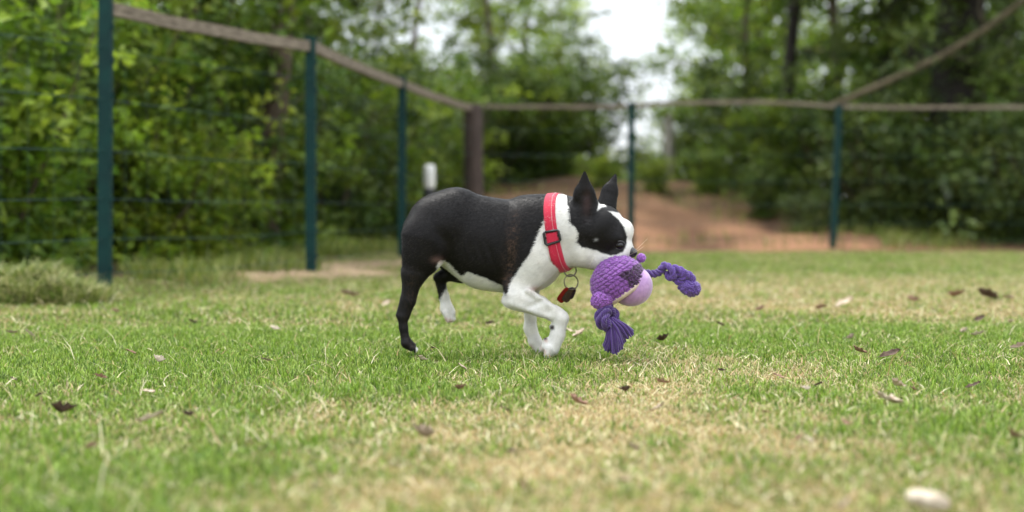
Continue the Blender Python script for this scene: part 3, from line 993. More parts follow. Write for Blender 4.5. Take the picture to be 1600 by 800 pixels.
def ell(c, r, k_=10, rot=0.0, yaw=0.0, sub=False):
    c = np.array(c, float); r = np.array(r, float); rm = np.full(3, r.max())
    sl, x, y, z = region(c - rm, c + rm, k_ + 4)
    X_, Y_, Z_ = x - c[0], y - c[1], z - c[2]
    if yaw:
        cs, sn = math.cos(yaw), math.sin(yaw); X_, Y_ = X_ * cs + Y_ * sn, -X_ * sn + Y_ * cs
    if rot:
        cs, sn = math.cos(rot), math.sin(rot); X_, Z_ = X_ * cs + Z_ * sn, -X_ * sn + Z_ * cs
    k0 = np.sqrt((X_ / r[0]) ** 2 + (Y_ / r[1]) ** 2 + (Z_ / r[2]) ** 2)
    k1 = np.sqrt((X_ / r[0] ** 2) ** 2 + (Y_ / r[1] ** 2) ** 2 + (Z_ / r[2] ** 2) ** 2) + 1e-6
    dist = k0 * (k0 - 1) / k1
    if sub: D[sl] = -smin(-D[sl], dist, k_)
    else: D[sl] = smin(D[sl], dist, k_)

# torso
cap(P(806, 386), 74, P(765, 382), 70.5, 8, .60)
cap(P(765, 381), 70, P(714, 358), 62, 8, .62)
ell(P(687, 352), (51, 42, 50), 10)
ell(P(712, 345), (44, 38, 51), 8)
cap(P(690, 356), 47, P(667, 370), 38, 10, .72)
ell(P(828, 374), (50, 46, 62), 12)                     # shoulders
cap(P(818, 328), 19, P(862, 326), 16, 12, .8)          # withers
ell(P(843, 408), (34, 36, 42), 16, -.5)                # fore chest
# tail stub
cap(P(640, 352), 7, P(634, 368), 4, 8)
# neck
cap(P(846, 362), 55, P(884, 361, -6), 50, 14, .82)
cap(P(874, 352, -4), 46, P(902, 356, -8), 42, 14, .85)
ell(P(882, 398, -5), (22, 30, 22), 12)
# head
ell(P(928, 362, -10), (42, 40, 41), 10)
ell(P(938, 350, -10), (34, 37, 29), 8, .3)
cap(P(912, 392, -20), 26, P(936, 400, -22), 22, 10)          # near cheek and jaw
cap(P(912, 392, 8), 26, P(936, 400, 4), 22, 10)
ell(P(952, 372, -14), (32, 31, 30), 8)
ell(P(966, 390, -16), (22, 25, 17), 8, .25)                  # muzzle
cap(P(970, 393, -26), 13, P(958, 402, -34), 12, 6)          # near flew
cap(P(976, 388, -14), 12, P(981, 393, -16), 9, 5)          # nose bridge
ell(P(958, 372, -36), (11, 7, 9), 5)                       # brow near
ell(P(966, 372, 12), (10, 7, 9), 5)
ell(P(972, 360, -14), (17, 22, 18), 7)
# eye sockets
ell(P(966, 383, -47), (8, 7, 6.5), 3, sub=True)
# near ear
cap(P(914, 332, -26), 23, P(911, 303, -34), 16, 6, .45)
cap(P(911.5, 306, -34), 17, P(911.5, 272, -38), 3.2, 4, .42)
cap(P(915, 340, -30), 22, P(914, 330, -30), 20, 8, .6)
cap(P(917, 335, -47), 12.5, P(914, 305, -45), 9, 3, .55, sub=True)
cap(P(914, 306, -45), 9, P(912, 284, -45), 3.5, 3, .6, sub=True)
# far ear
cap(P(948, 326, 20), 17, P(955, 298, 26), 12.5, 6, .5)
cap(P(954.5, 300, 26), 13, P(963.5, 274, 30), 3.0, 4, .5)
# near hind leg
cap(P(664, 374, -24), 36, P(650, 424, -26), 20, 12, .62)
ell(P(668, 388, -28), (30, 14, 40), 12, -.15)
cap(P(647, 428, -26), 16.5, P(640, 468, -26), 11.5, 8, .75)
cap(P(640, 468, -26), 11, P(634, 490, -26), 9, 4, .8)
cap(P(624.5, 490, -26), 4.2, P(634, 462, -26), 4.5, 5)             # hock point
cap(P(631, 494, -26), 8.2, P(632.5, 510, -26), 6.6, 4, .9)
cap(P(632.5, 510, -26), 6.6, P(636, 532, -26), 7.0, 4, .95)
cap(P(638, 534, -26), 8.2, P(645, 539, -26), 7.4, 5, 1.2)
for dy_ in (-34, -29, -23, -18):
    cap(P(647, 541, dy_), 4.2, P(651, 544, dy_), 3.6, 1.6)
# far hind leg
cap(P(690, 375, 24), 36, P(722, 424, 26), 20, 12, .62)
cap(P(730, 424, 26), 15, P(690, 433, 26), 9.5, 6, .85)
cap(P(690, 433, 26), 9.3, P(684, 434, 26), 7.5, 4)
cap(P(686, 436, 26), 8.0, P(693, 466, 26), 7.2, 4, .9)
cap(P(693, 466, 26), 7.4, P(697, 484, 25), 10, 4)
cap(P(697, 484, 25), 10, P(701, 491, 25), 10, 4)
for dy_, sx in ((15, -3), (21, 1), (28, 3), (34, 0)):
    cap(P(699 + sx, 490, dy_), 5.4, P(703 + sx, 500, dy_), 5.2, 1.6)
# near front leg (lifted)
cap(P(846, 392, -26), 34, P(808, 450, -34), 20, 14, .55)
ell(P(838, 398, -32), (26, 17, 38), 12, -.6)
cap(P(800, 463, -35), 15, P(793, 468, -35), 8.5, 6, .9)                # elbow
cap(P(808, 464, -35), 19, P(842, 476, -36), 14.5, 7, .8)
cap(P(842, 476, -36), 14.5, P(868, 489, -36), 11.5, 6, .85)
cap(P(800, 470, -46), 3.5, P(858, 492, -45), 2.5, 6)            # ulna ridge
cap(P(826, 452, -46), 4, P(866, 480, -45), 3, 7)
ell(P(840, 470, -52), (22, 5, 4), 5, .42, sub=True)
cap(P(866, 488, -36), 12, P(875, 494, -36), 11.6, 5)
cap(P(875, 495, -36), 11.6, P(870, 520, -36), 11, 5, .95)
cap(P(870, 520, -36), 11, P(862, 540, -36), 11.5, 4, 1.1)
cap(P(862, 507, -36), 4.5, P(861, 508, -36), 4.2, 2)           # wrist pad
for dy_, sx in ((-46, -3), (-40, 1), (-33, 4), (-27, 6)):
    cap(P(859 + sx, 540, dy_), 6.2, P(857 + sx, 550, dy_), 5.6, 1.4)
cap(P(853, 530, -36), 6, P(851, 538, -36), 6, 4)
# far front leg
cap(P(828, 430, 24), 22, P(829, 470, 24), 12, 8, .7)
cap(P(829, 470, 24), 11, P(829, 515, 24), 9.6, 5, .9)
cap(P(829, 515, 24), 10, P(836, 535, 23), 10, 5)
cap(P(836, 535, 23), 10, P(846, 548, 22), 9.5, 4, 1.15)
for dy_, sx in ((12, 0), (18, 5), (25, 6), (31, 2)):
    cap(P(848 + sx, 549, dy_), 5.6, P(860 + sx, 555.5, dy_), 5.2, 1.4)
# flank fold, rib and shoulder relief
ell(P(704, 388, -51), (9, 11, 36), 10, .5, sub=True)
ell(P(789, 398, -57), (8, 13, 46), 10, .12, sub=True)
ell(P(846, 372, -62), (7, 12, 40), 9, .45, sub=True)
for q_ in range(4):
    ell(P(768 - q_ * 15, 400 - q_ * 4, -55.5 + q_ * .6), (3, 12, 30), 8, .25, sub=True)
# hollow of the flank and groin
ell(P(674, 428, -60), (10, 12, 24), 8, sub=True)

def sampleD(pt):
    g_ = (np.atleast_2d(pt) - G0) / ST
    i0 = np.clip(np.floor(g_).astype(int), 0, gn - 2); f_ = np.clip(g_ - i0, 0, 1)
    r_ = 0
    for a_ in (0, 1):
        for b_ in (0, 1):
            for c_ in (0, 1):
                wgt = (f_[:, 0] if a_ else 1 - f_[:, 0]) * (f_[:, 1] if b_ else 1 - f_[:, 1]) * (f_[:, 2] if c_ else 1 - f_[:, 2])
                r_ = r_ + wgt * D[i0[:, 0] + a_, i0[:, 1] + b_, i0[:, 2] + c_]
    return r_
def gradD(pt):
    e_ = 1.6; pt = np.atleast_2d(pt)
    g_ = np.stack([sampleD(pt + np.eye(3)[i] * e_) - sampleD(pt - np.eye(3)[i] * e_) for i in range(3)], 1)
    return g_ / (np.linalg.norm(g_, axis=1, keepdims=True) + 1e-9)
def surf_y(px, py):
    """depth of the surface facing the camera at a pixel"""
    ys = np.arange(-77, 77, .5)
    d_ = sampleD(np.stack([np.full(len(ys), px), ys, np.full(len(ys), -py)], 1))
    k_ = np.argmax(d_ < 0)
    return ys[k_]

def surface_nets():
    ins = D < 0
    c8 = [ins[a_:gn[0] - 1 + a_, b_:gn[1] - 1 + b_, c_:gn[2] - 1 + c_] for a_ in (0, 1) for b_ in (0, 1) for c_ in (0, 1)]
    sm = sum(c.astype(np.int8) for c in c8)
    act = (sm > 0) & (sm < 8)
    idx = np.argwhere(act)
    ids = np.full(act.shape, -1, np.int32); ids[act] = np.arange(len(idx))
    acc = np.zeros((len(idx), 3)); cnt = np.zeros(len(idx))
    corners = [np.array((a_, b_, c_)) for a_ in (0, 1) for b_ in (0, 1) for c_ in (0, 1)]
    for i in range(8):
        for j in range(i + 1, 8):
            if np.abs(corners[i] - corners[j]).sum() != 1: continue
            A = idx + corners[i]; B = idx + corners[j]
            da = D[A[:, 0], A[:, 1], A[:, 2]]; db = D[B[:, 0], B[:, 1], B[:, 2]]
            cr_ = (da < 0) != (db < 0)
            t_ = np.where(cr_, da / np.where(cr_, da - db, 1), 0)
            p_ = A + t_[:, None] * (B - A)
            acc += p_ * cr_[:, None]; cnt += cr_
    v = acc / cnt[:, None] * ST + G0
    quads = []
    for ax in range(3):
        e1 = [slice(None)] * 3; e2 = [slice(None)] * 3
        e1[ax] = slice(0, -1); e2[ax] = slice(1, None)
        a_ = ins[tuple(e1)]; b_ = ins[tuple(e2)]
        e = np.argwhere(a_ != b_)
        o1, o2 = [(1, 2), (2, 0), (0, 1)][ax]
        e = e[(e[:, o1] > 0) & (e[:, o2] > 0) & (e[:, o1] < gn[o1] - 1) & (e[:, o2] < gn[o2] - 1)]
        d1 = np.zeros(3, int); d1[o1] = 1; d2 = np.zeros(3, int); d2[o2] = 1
        q = [ids[tuple((e - s_).T)] for s_ in (d1 + d2, d2, 0 * d1, d1)]
        q = np.stack(q, 1)
        flip = ~a_[tuple(e.T)]
        q[flip] = q[flip][:, ::-1]
        quads.append(q)
    q = np.concatenate(quads)
    return v, q[(q >= 0).all(1)]
DV, DF = surface_nets()
# light smoothing
for _ in range(2):
    acc = np.zeros_like(DV); cnt = np.zeros(len(DV))
    for i in range(4):
        a_ = DF[:, i]; b_ = DF[:, (i + 1) % 4]
        np.add.at(acc, a_, DV[b_]); np.add.at(cnt, a_, 1)
        np.add.at(acc, b_, DV[a_]); np.add.at(cnt, b_, 1)
    DV = DV * .5 + .5 * acc / cnt[:, None]

def poly_sd(x, z, poly):
    """signed distance to polygon given in photo pixels, negative inside"""
    p_ = np.array(poly, float); n_ = len(p_)
    best = np.full(x.shape, 1e9); inside = np.zeros(x.shape, bool)
    for i in range(n_):
        a_, b_ = p_[i], p_[(i + 1) % n_]
        e = b_ - a_
        t_ = np.clip(((x - a_[0]) * e[0] + (z - a_[1]) * e[1]) / (e @ e), 0, 1)
        best = np.minimum(best, np.hypot(x - a_[0] - t_ * e[0], z - a_[1] - t_ * e[1]))
        c_ = ((a_[1] > z) != (b_[1] > z)) & (x < (b_[0] - a_[0]) * (z - a_[1]) / (b_[1] - a_[1] + 1e-12) + a_[0])
        inside ^= c_
    return np.where(inside, -best, best)

BLK_BODY = [(600, 270), (862, 270), (868, 300), (858, 325), (849, 348), (842, 362), (834, 382), (822, 404), (808, 424), (798, 440), (792, 458), (786, 446),
            (768, 436), (750, 429), (733, 423), (726, 429), (722, 430), (714, 422), (706, 412), (697, 406), (690, 405), (686, 410), (684, 430), (664, 450), (655, 600), (600, 600)]
BLK_HEAD = [(889, 334), (889, 347), (896, 353), (902, 364), (901, 377), (907, 385), (922, 388), (937, 393), (950, 398), (960, 397), (970, 392), (976, 383), (977, 370), (973, 356), (965, 343),
            (956, 336), (949, 330), (956, 330), (975, 335), (975, 262), (880, 262)]
WHT_TOP = [(931, 330), (934, 312), (943, 314), (946, 323), (938, 324)]
def coat(v):
    x, y, z = v[:, 0], v[:, 1], -v[:, 2]
    nz = 3.0 * (fbm(x * .18 + 50, z * .18 + y * .05, 3) - .5) + 2.2 * (vnoise(x * .8, z * .8) - .5)
    d1 = poly_sd(x, z, BLK_BODY) + nz
    # white belly also between the legs
    blk = 1 - sstep(-.9, 1.1, d1)
    d2 = poly_sd(x, z, BLK_HEAD) + nz * .6
    d2 = np.maximum(d2, -(poly_sd(x, z, WHT_TOP)))
    hd = 1 - sstep(-.9, 1.1, d2)
    blk = np.where(x > 868, hd, blk)
    ear = (z < 322) & (x > 885) & ((x < 932) | (y > 12))
    blk = np.where(ear, 1, blk)
    # far hind foot: white front and toes
    ff = (x > 668) & (x < 716) & (z > 440) & (y > 8)
    wf = sstep(-2, 2, (x - 687) * .9 + (z - 470) * .45 + nz)
    blk = np.where(ff, 1 - wf, blk)
    fh = (x > 666) & (x < 745) & (z > 412) & (y > 10) & (z < 452 - .0 * x)
    blk = np.where(fh, np.maximum(blk, sstep(9, 13, y + nz) * (z > 417 + (x - 690) * .42)), blk)
    lg = (x > 666) & (x < 720) & (z >= 446)
    blk = np.where(lg, 1 - wf, blk)
    # underside of the belly
    tw = (x > 652) & (x < 672) & (z > 536)
    blk = np.where(tw, 0, blk)
    br = np.exp(-((x - 800 + (z - 380) * .12 + 8 * (fbm(x * .05, z * .05, 2) - .5)) / 8) ** 2) * sstep(320, 360, z) * (1 - sstep(440, 460, z)) * .9
    br = br * (.3 + .9 * sstep(.35, .7, fbm(x * .3 + 7, z * .12, 3)))
    br = br + .15 * np.exp(-((x - 645) / 12) ** 2) * sstep(400, 440, z)
    br = br * sstep(.4, .8, vnoise(x * 1.1, z * .35))
    pink = np.exp(-(((x - 686) / 8) ** 2 + ((z - 404) / 5) ** 2)) * .8
    pink = np.maximum(pink, np.exp(-(((x - 838) / 9) ** 2 + ((z - 449) / 4) ** 2)) * .6)
    for (a_, b_, r_) in ((852, 528, 3), (849, 545, 4), (829, 545, 4), (702, 503, 5), (696, 500, 4)):
        pink = np.maximum(pink, .7 * np.exp(-(((x - a_) / r_) ** 2 + ((z - b_) / r_) ** 2)))
    # inside the near ear
    pe = np.exp(-(((x - 915) / 6) ** 2 + ((z - 318) / 18) ** 2)) * (y < -20) * .5
    W_ = np.array([.76, .75, .725]); K_ = np.array([.0048, .0038, .0038])
    mott = (.80 + .34 * fbm(x * .11 + 4, z * .09 + y * .03, 4))[:, None]
    c = W_ * mott * (1 - blk[:, None]) + K_ * blk[:, None]
    warm = (.5 * fbm(x * .06, z * .06 + 8, 3))[:, None] * (1 - blk[:, None])
    c = c * (1 - warm * np.array([.04, .09, .17]))
    c = c + (np.array([.10, .055, .033]) * br[:, None]) * blk[:, None]
    c = c * (1 - pink[:, None]) + np.array([.50, .27, .22]) * pink[:, None] * (1 - .7 * blk[:, None]) + .02 * pink[:, None]
    c = c + np.array([.06, .03, .03]) * pe[:, None]
    for (a_, b_, r_) in ((861.5, 508, 3.6), (851, 524, 3.2), (923, 374, 0)):
        if r_:
            q_ = np.exp(-(((x - a_) / r_) ** 4 + ((z - b_) / r_) ** 4))[:, None] * (y[:, None] < 0)
            c = c * (1 - q_) + np.array([.03, .022, .022]) * q_
    # small white scar below the ear
    q_ = np.exp(-(((x - 929) / 2.6) ** 2 + ((z - 373.5) / 2.0) ** 2))[:, None]
    c = c * (1 - .5 * q_) + .3 * q_
    return c

m, t, b = nodes_mat('dog_coat')
at = t.nodes.new('ShaderNodeAttribute'); at.attribute_name = 'tint'
tcn = t.nodes.new('ShaderNodeTexCoord')
mp = t.nodes.new('ShaderNodeMapping'); mp.inputs['Scale'].default_value = (120, 260, 320); mp.inputs['Rotation'].default_value = (0, .35, 0)
n1 = t.nodes.new('ShaderNodeTexNoise'); n1.inputs['Scale'].default_value = 1.0; n1.inputs['Detail'].default_value = 4
t.links.new(tcn.outputs['Object'], mp.inputs[0]); t.links.new(mp.outputs[0], n1.inputs['Vector'])
r1 = t.nodes.new('ShaderNodeMapRange'); r1.inputs['To Min'].default_value = .85; r1.inputs['To Max'].default_value = 1.12
t.links.new(n1.outputs['Fac'], r1.inputs['Value'])
vm = t.nodes.new('ShaderNodeVectorMath'); vm.operation = 'SCALE'
t.links.new(at.outputs['Color'], vm.inputs[0]); t.links.new(r1.outputs[0], vm.inputs['Scale'])
t.links.new(vm.outputs[0], b.inputs['Base Color'])
bp = t.nodes.new('ShaderNodeBump'); bp.inputs['Distance'].default_value = .0008; bp.inputs['Strength'].default_value = .6
rr1 = t.nodes.new('ShaderNodeMapRange'); rr1.inputs['To Min'].default_value = .25; rr1.inputs['To Max'].default_value = .65
t.links.new(n1.outputs['Fac'], rr1.inputs['Value']); t.links.new(rr1.outputs[0], b.inputs['Roughness'])
t.links.new(n1.outputs['Fac'], bp.inputs['Height']); t.links.new(bp.outputs[0], b.inputs['Normal'])
b.inputs['Roughness'].default_value = .42
b.inputs['Specular IOR Level'].default_value = .22
b.inputs['Sheen Weight'].default_value = .05
b.inputs['Sheen Roughness'].default_value = .4
m_coat = m
m_fur, t, b = nodes_mat('dog_fur')
at = t.nodes.new('ShaderNodeAttribute'); at.attribute_name = 'tint'
t.links.new(at.outputs['Color'], b.inputs['Base Color']); b.inputs['Roughness'].default_value = .42; b.inputs['Specular IOR Level'].default_value = .16

dogc = dw(P(770, 560))
dog = empty('dog', (dogc[0], dogc[1], 0))
tag(dog, 'black and white dog in a red collar trotting with a purple toy in its mouth', 'dog')
DO = np.array([dogc[0], dogc[1], 0])
def dloc(v): return dw(v) - DO
body = mobj('body', np_mesh('body', dloc(DV), DF, m_coat, coat(DV)), dog)

# short hair lying along the coat
rg = np.random.default_rng(77)
NH = 210000
fi = rg.integers(0, len(DF), NH); u_, v_ = rg.random(NH)[:, None], rg.random(NH)[:, None]
q = DV[DF[fi]]
pt = (q[:, 0] * (1 - u_) + q[:, 1] * u_) * (1 - v_) + (q[:, 3] * (1 - u_) + q[:, 2] * u_) * v_
nr = gradD(pt)
flow = np.zeros_like(pt); flow[:, 0] = -1; flow[:, 2] = -.35
zz = -pt[:, 2]; xx = pt[:, 0]
leg = (zz > 470) | ((zz > 420) & (xx < 668)); flow[leg] = [-.1, 0, -1]
earm = (zz < 325) & (xx > 885); flow[earm] = [0, 0, 1]
muz = xx > 940; flow[muz & ~earm] = [-1, 0, -.2]
flow += rg.normal(0, .22, flow.shape)
tg = flow - nr * (flow * nr).sum(1, keepdims=True); tg /= np.linalg.norm(tg, axis=1, keepdims=True) + 1e-9
ln = rg.uniform(2.4, 5.2, NH); ln = np.where(leg | earm, ln * .6, ln); ln = np.where((xx > 930) & ~earm, ln * .6, ln)
ln = np.where((xx > 815) & (xx < 905) & ~leg, ln * 1.15, ln)
keep = ~((xx > 955) & (xx < 975) & (zz > 374) & (zz < 392) & (pt[:, 1] < -20))
lift = rg.uniform(.04, .20, NH)[:, None]
guard = rg.random(NH) < .14
lift[guard] += .22; ln = np.where(guard & ~earm, ln * 1.35, ln)
tip = pt + tg * ln[:, None] + nr * ln[:, None] * lift
sd2 = np.cross(tg, nr); sd2 *= .26
hv = np.stack([pt - sd2 - nr * .3, pt + sd2 - nr * .3, tip], 1)[keep]
hc = coat(pt[keep]); hc = hc * rg.uniform(.85, 1.15, (len(hc), 1)) + .001
ltip = (rg.random(len(hc)) < .2) & (hc.max(1) < .05)
hc[ltip] += rg.uniform(.005, .035, (ltip.sum(), 1)) * np.array([1, .85, .75])
hv = hv.reshape(-1, 3)
fur = mobj('fur', np_mesh('fur', dloc(hv), np.arange(len(hv)).reshape(-1, 3), m_fur, np.repeat(hc, 3, 0), smooth=False), dog)
fur['kind'] = 'stuff'

def ball(name, c, r, mat, parent, rot=(0, 0, 0), sub=3, world=False):
    bm_ = bmesh.new(); bmesh.ops.create_icosphere(bm_, subdivisions=sub, radius=1)
    M = Euler(rot).to_matrix()
    for v_ in bm_.verts:
        w_ = M @ Vector((v_.co.x * r[0], v_.co.y * r[1], v_.co.z * r[2]))
        v_.co = w_ / S
    me_ = bpy.data.meshes.new(name); bm_.to_mesh(me_); bm_.free()
    me_.polygons.foreach_set('use_smooth', [True] * len(me_.polygons)); me_.materials.append(mat)
    o_ = mobj(name, me_, parent)
    o_.location = Vector(dw(np.array(c))) - parent_loc(parent)
    return o_
def parent_loc(p_):
    v_ = Vector((0, 0, 0))
    while p_ is not None:
        v_ += p_.location; p_ = p_.parent
    return v_

m_eye = mat_simple('eye', (.004, .003, .003), .05, spec=.5)
m_iris = mat_simple('iris', (.014, .008, .006), .08, spec=.35)
m_lid = mat_simple('eyelid', (.012, .010, .010), .4)
m_nose = mat_simple('nose', (.018, .017, .018), .35, col2=(.04, .038, .04), nscale=400, bump=.0006)
ey = surf_y(965, 383)
eye = ball('eye', P(965, 382.5, ey + 1.8), (7.4, 6.4, 6.8), m_iris, dog)
ball('pupil', P(966, 382.5, ey - 2.4), (5.0, 3.4, 5.0), m_eye, eye)
def ring_pts(c, rx, rz, n_, dy_=lambda a_: 0, a0=0, a1=2 * math.pi):
    return [P(c[0] + math.cos(a_) * rx, c[1] - math.sin(a_) * rz, c[2] + dy_(a_)) for a_ in np.linspace(a0, a1, n_)]
def dtube(name, pts_, rad, mat, parent, n=8):
    off_ = parent_loc(parent)
    pw = [Vector(dw(p_)) - off_ for p_ in pts_]
    rr_ = [r_ / S for r_ in rad] if hasattr(rad, '__len__') else rad / S
    return MB().tube(pw, rr_, n).build(name, mat, parent)
dtube('eyelid', [P(965 + math.cos(a_) * 7.6, 382.5 - math.sin(a_) * 6.2, ey - 2.8 + 2.2 * abs(math.cos(a_))) for a_ in np.linspace(.0, 2 * math.pi, 20)], [1.2 + 1.1 * max(0, math.sin(a_)) for a_ in np.linspace(.0, 2 * math.pi, 20)], m_lid, dog)
e2 = P(973, 381, 14)
ball('eye', e2, (6, 6, 6), m_iris, dog)
# nose leather with nostrils
nb = bmesh.new(); bmesh.ops.create_icosphere(nb, subdivisions=4, radius=1)
for v_ in nb.verts:
    c0 = v_.co
    r_ = 1.0
    for sy_ in (-1, 1):
        dd_ = (c0 - Vector((.80, .5 * sy_, -.1)).normalized()).length
        r_ -= .35 * math.exp(-(dd_ / .28) ** 2)
    r_ -= .10 * math.exp(-(c0.y / .10) ** 2) * (c0.x > 0)
    v_.co = Vector((c0.x * 9.5 * r_, c0.y * 10.5 * r_, c0.z * 8.2 * r_)) / S
me = bpy.data.meshes.new('nose'); nb.to_mesh(me); nb.free()
me.polygons.foreach_set('use_smooth', [True] * len(me.polygons)); me.materials.append(m_nose)
nose = mobj('nose', me, dog); nose.location = Vector(dw(P(984.5, 393.5, -25))) - dog.location; nose.rotation_euler = (0, .45, -.35)
m_whisk = mat_simple('whisker', lin(225, 215, 190), .4)
yw = -30
for (x0, y0, x1, y1, x2, y2) in ((982, 396, 992, 388, 1008, 372), (980, 398, 990, 392, 1002, 384), (925, 400, 921, 408, 917, 418)):
    ys_ = surf_y(x0, y0)
    dtube('whisker', [P(x0, y0, ys_), P(x1, y1, ys_ - 5), P(x2, y2, ys_ - 8)], [.22, .18, .1], m_whisk, dog, 4)
# dark claws
m_claw = mat_simple('claw', (.05, .035, .03), .4)
for dy_, sx in ((-46, -3), (-40, 1), (-33, 4), (-27, 6)):
    dtube('claw', [P(856 + sx, 553, dy_), P(854.5 + sx, 558, dy_)], [1.6, .6], m_claw, dog, 6)

# ---- collar
CC0 = np.array([875., -3., -361.])
uu = np.array([-19., 0, 108.]); uu /= np.linalg.norm(uu)            # towards the nape
ee = np.array([-16., -50., 0.]); ee -= uu * (ee @ uu); ee /= np.linalg.norm(ee)   # towards the camera
nn_ = np.cross(uu, ee); nn_ /= np.linalg.norm(nn_)
if nn_[0] < 0: nn_ = -nn_
NA = 96
ths = np.linspace(0, 2 * np.pi, NA, endpoint=False)
HW = 8.6
def neck_r(dirv_, offs):
    ts = np.arange(20, 75, .4)
    pts_ = CC0 + offs * nn_ + ts[:, None] * dirv_
    d_ = sampleD(pts_)
    ix = np.where(d_ > 0)[0]
    return ts[ix[0]] if len(ix) else 60.
prof = []
for th in ths:
    dv_ = uu * math.cos(th) + ee * math.sin(th)
    prof.append([neck_r(dv_, o_) for o_ in (-HW, 0, HW)])
prof = np.array(prof)
for _ in range(6):
    prof = (np.roll(prof, 1, 0) + prof * 2 + np.roll(prof, -1, 0)) / 4
prof = np.minimum(prof, 62)
def cpt(th, o_, lift_):
    f_ = (th / (2 * np.pi) * NA) % NA; i_ = int(f_); w_ = f_ - i_
    pr = prof[i_ % NA] * (1 - w_) + prof[(i_ + 1) % NA] * w_
    r_ = np.interp(o_, (-HW, 0, HW), pr)
    dv_ = uu * math.cos(th) + ee * math.sin(th)
    return CC0 + nn_ * o_ + dv_ * (r_ + lift_)
def band(name, th0, th1, o0, o1, l_in, l_out, mat, parent, n_=96, closed=False, m_o=5):
    """strap segment with thickness"""
    off_ = np.array(parent_loc(parent))
    vs, fs = [], []
    os_ = np.linspace(o0, o1, m_o)
    row = 2 * m_o
    N_ = n_ if closed else n_ + 1
    for i in range(N_):
        th = th0 + (th1 - th0) * i / n_
        for o_ in os_: vs.append(tuple(dw(cpt(th, o_, l_out - .25 * abs(o_ / HW) ** 6)) - off_))
        for o_ in os_[::-1]: vs.append(tuple(dw(cpt(th, o_, l_in)) - off_))
    for i in range(n_):
        a_ = i * row; b_ = ((i + 1) % N_) * row
        for j in range(row):
            fs.append((a_ + j, a_ + (j + 1) % row, b_ + (j + 1) % row, b_ + j))
    if not closed:
        fs.append(tuple(range(row))); fs.append(tuple(range(n_ * row, n_ * row + row))[::-1])
    mb = MB(); mb.v = vs; mb.f = fs
    return mb.build(name, mat, parent)
m_col = mat_simple('collar_nylon', lin(196, 36, 66), .7, col2=lin(172, 22, 50), nscale=900, bump=.0003, spec=.3)
b_ = m_col.node_tree.nodes['Principled BSDF']; b_.inputs['Sheen Weight'].default_value = .4; b_.inputs['Sheen Tint'].default_value = (1, .5, .6, 1)
m_buck = mat_simple('buckle_plastic', (.02, .02, .022), .35)
m_stitch = mat_simple('stitch', lin(214, 196, 196), .7)
collar = band('collar', 0, 2 * np.pi, -HW, HW, -.6, 1.4, m_col, dog, NA, True)
# second strap layer below the slider
thB = [th for th in np.linspace(.6, 2.4, 200)]
thb = min(thB, key=lambda th: abs(-cpt(th, 0, 1)[2] - 369))
band('strap_overlap', thb - .02, math.pi * .97, -HW * .96, HW * .96, 1.5, 2.9, m_col, collar, 40)
ns_ = 110
for side in (.38,):
    mb = MB(); off_ = np.array(parent_loc(collar))
    for i in range(ns_):
        th = i / ns_ * math.pi * 2
        lf = 3.1 if thb < th < math.pi * .97 else 1.6
        a_ = dw(cpt(th, side * HW, lf)) - off_; c_ = dw(cpt(th + .03, side * HW, lf)) - off_
        mb.tube([a_, c_], .42 / S, 4)
    mb.build('stitching', m_stitch, collar)['kind'] = 'stuff'
# slider buckle
mb = MB(); off_ = np.array(parent_loc(collar))
t0, t1 = thb - .18, thb + .18
o_ = HW + 2.6
lp = []
for (ta, oa) in ((t0, -o_ + 2), (t0, o_ - 2), (t0 + .04, o_), (t1 - .04, o_), (t1, o_ - 2), (t1, -o_ + 2), (t1 - .04, -o_), (t0 + .04, -o_), (t0, -o_ + 2)):
    lp.append(dw(cpt(ta, oa, 4.0)) - off_)
mb.tube(lp, 1.9 / S, 8)
for tt_ in (thb,):
    mb.tube([dw(cpt(tt_, -o_, 1.0)) - off_, dw(cpt(tt_, o_, 1.0)) - off_], 1.5 / S, 6)
mb.build('buckle', m_buck, collar)
band('buckle_loop', t0 + .05, t1 - .05, -HW * .9, HW * .9, 2.2, 5.6, m_col, collar, 12)
# rings and tags
m_steel = mat_simple('ring_steel', (.16, .14, .11), .3, metallic=1)
def torus_pts(c, r_, ax1, ax2, n_=28):
    return [np.array(c) + r_ * (np.array(ax1) * math.cos(a_) + np.array(ax2) * math.sin(a_)) for a_ in np.linspace(0, 2 * math.pi, n_)]
bot = cpt(math.pi * .93, 0, 0)
rc = P(890, 421.5, bot[1] - 2)
dtube('ring', torus_pts(rc, 9.5, (1, .1, 0), (0, .1, 1)), 1.1, m_steel, collar, 6)
rc2 = P(891.5, 440, bot[1] - 4)
dtube('ring', torus_pts(rc2, 11.5, (.95, .3, 0), (-.05, .1, 1)), .9, m_steel, collar, 6)
dtube('ring', torus_pts(rc2 + [0, 1.6, .5], 11.3, (.95, .3, 0), (-.05, .1, 1)), .8, m_steel, collar, 6)
m_tagr = mat_simple('tag_red', lin(150, 32, 34), .25, metallic=.6)
m_tagd = mat_simple('tag_dark', (.10, .07, .07), .25, metallic=.8)
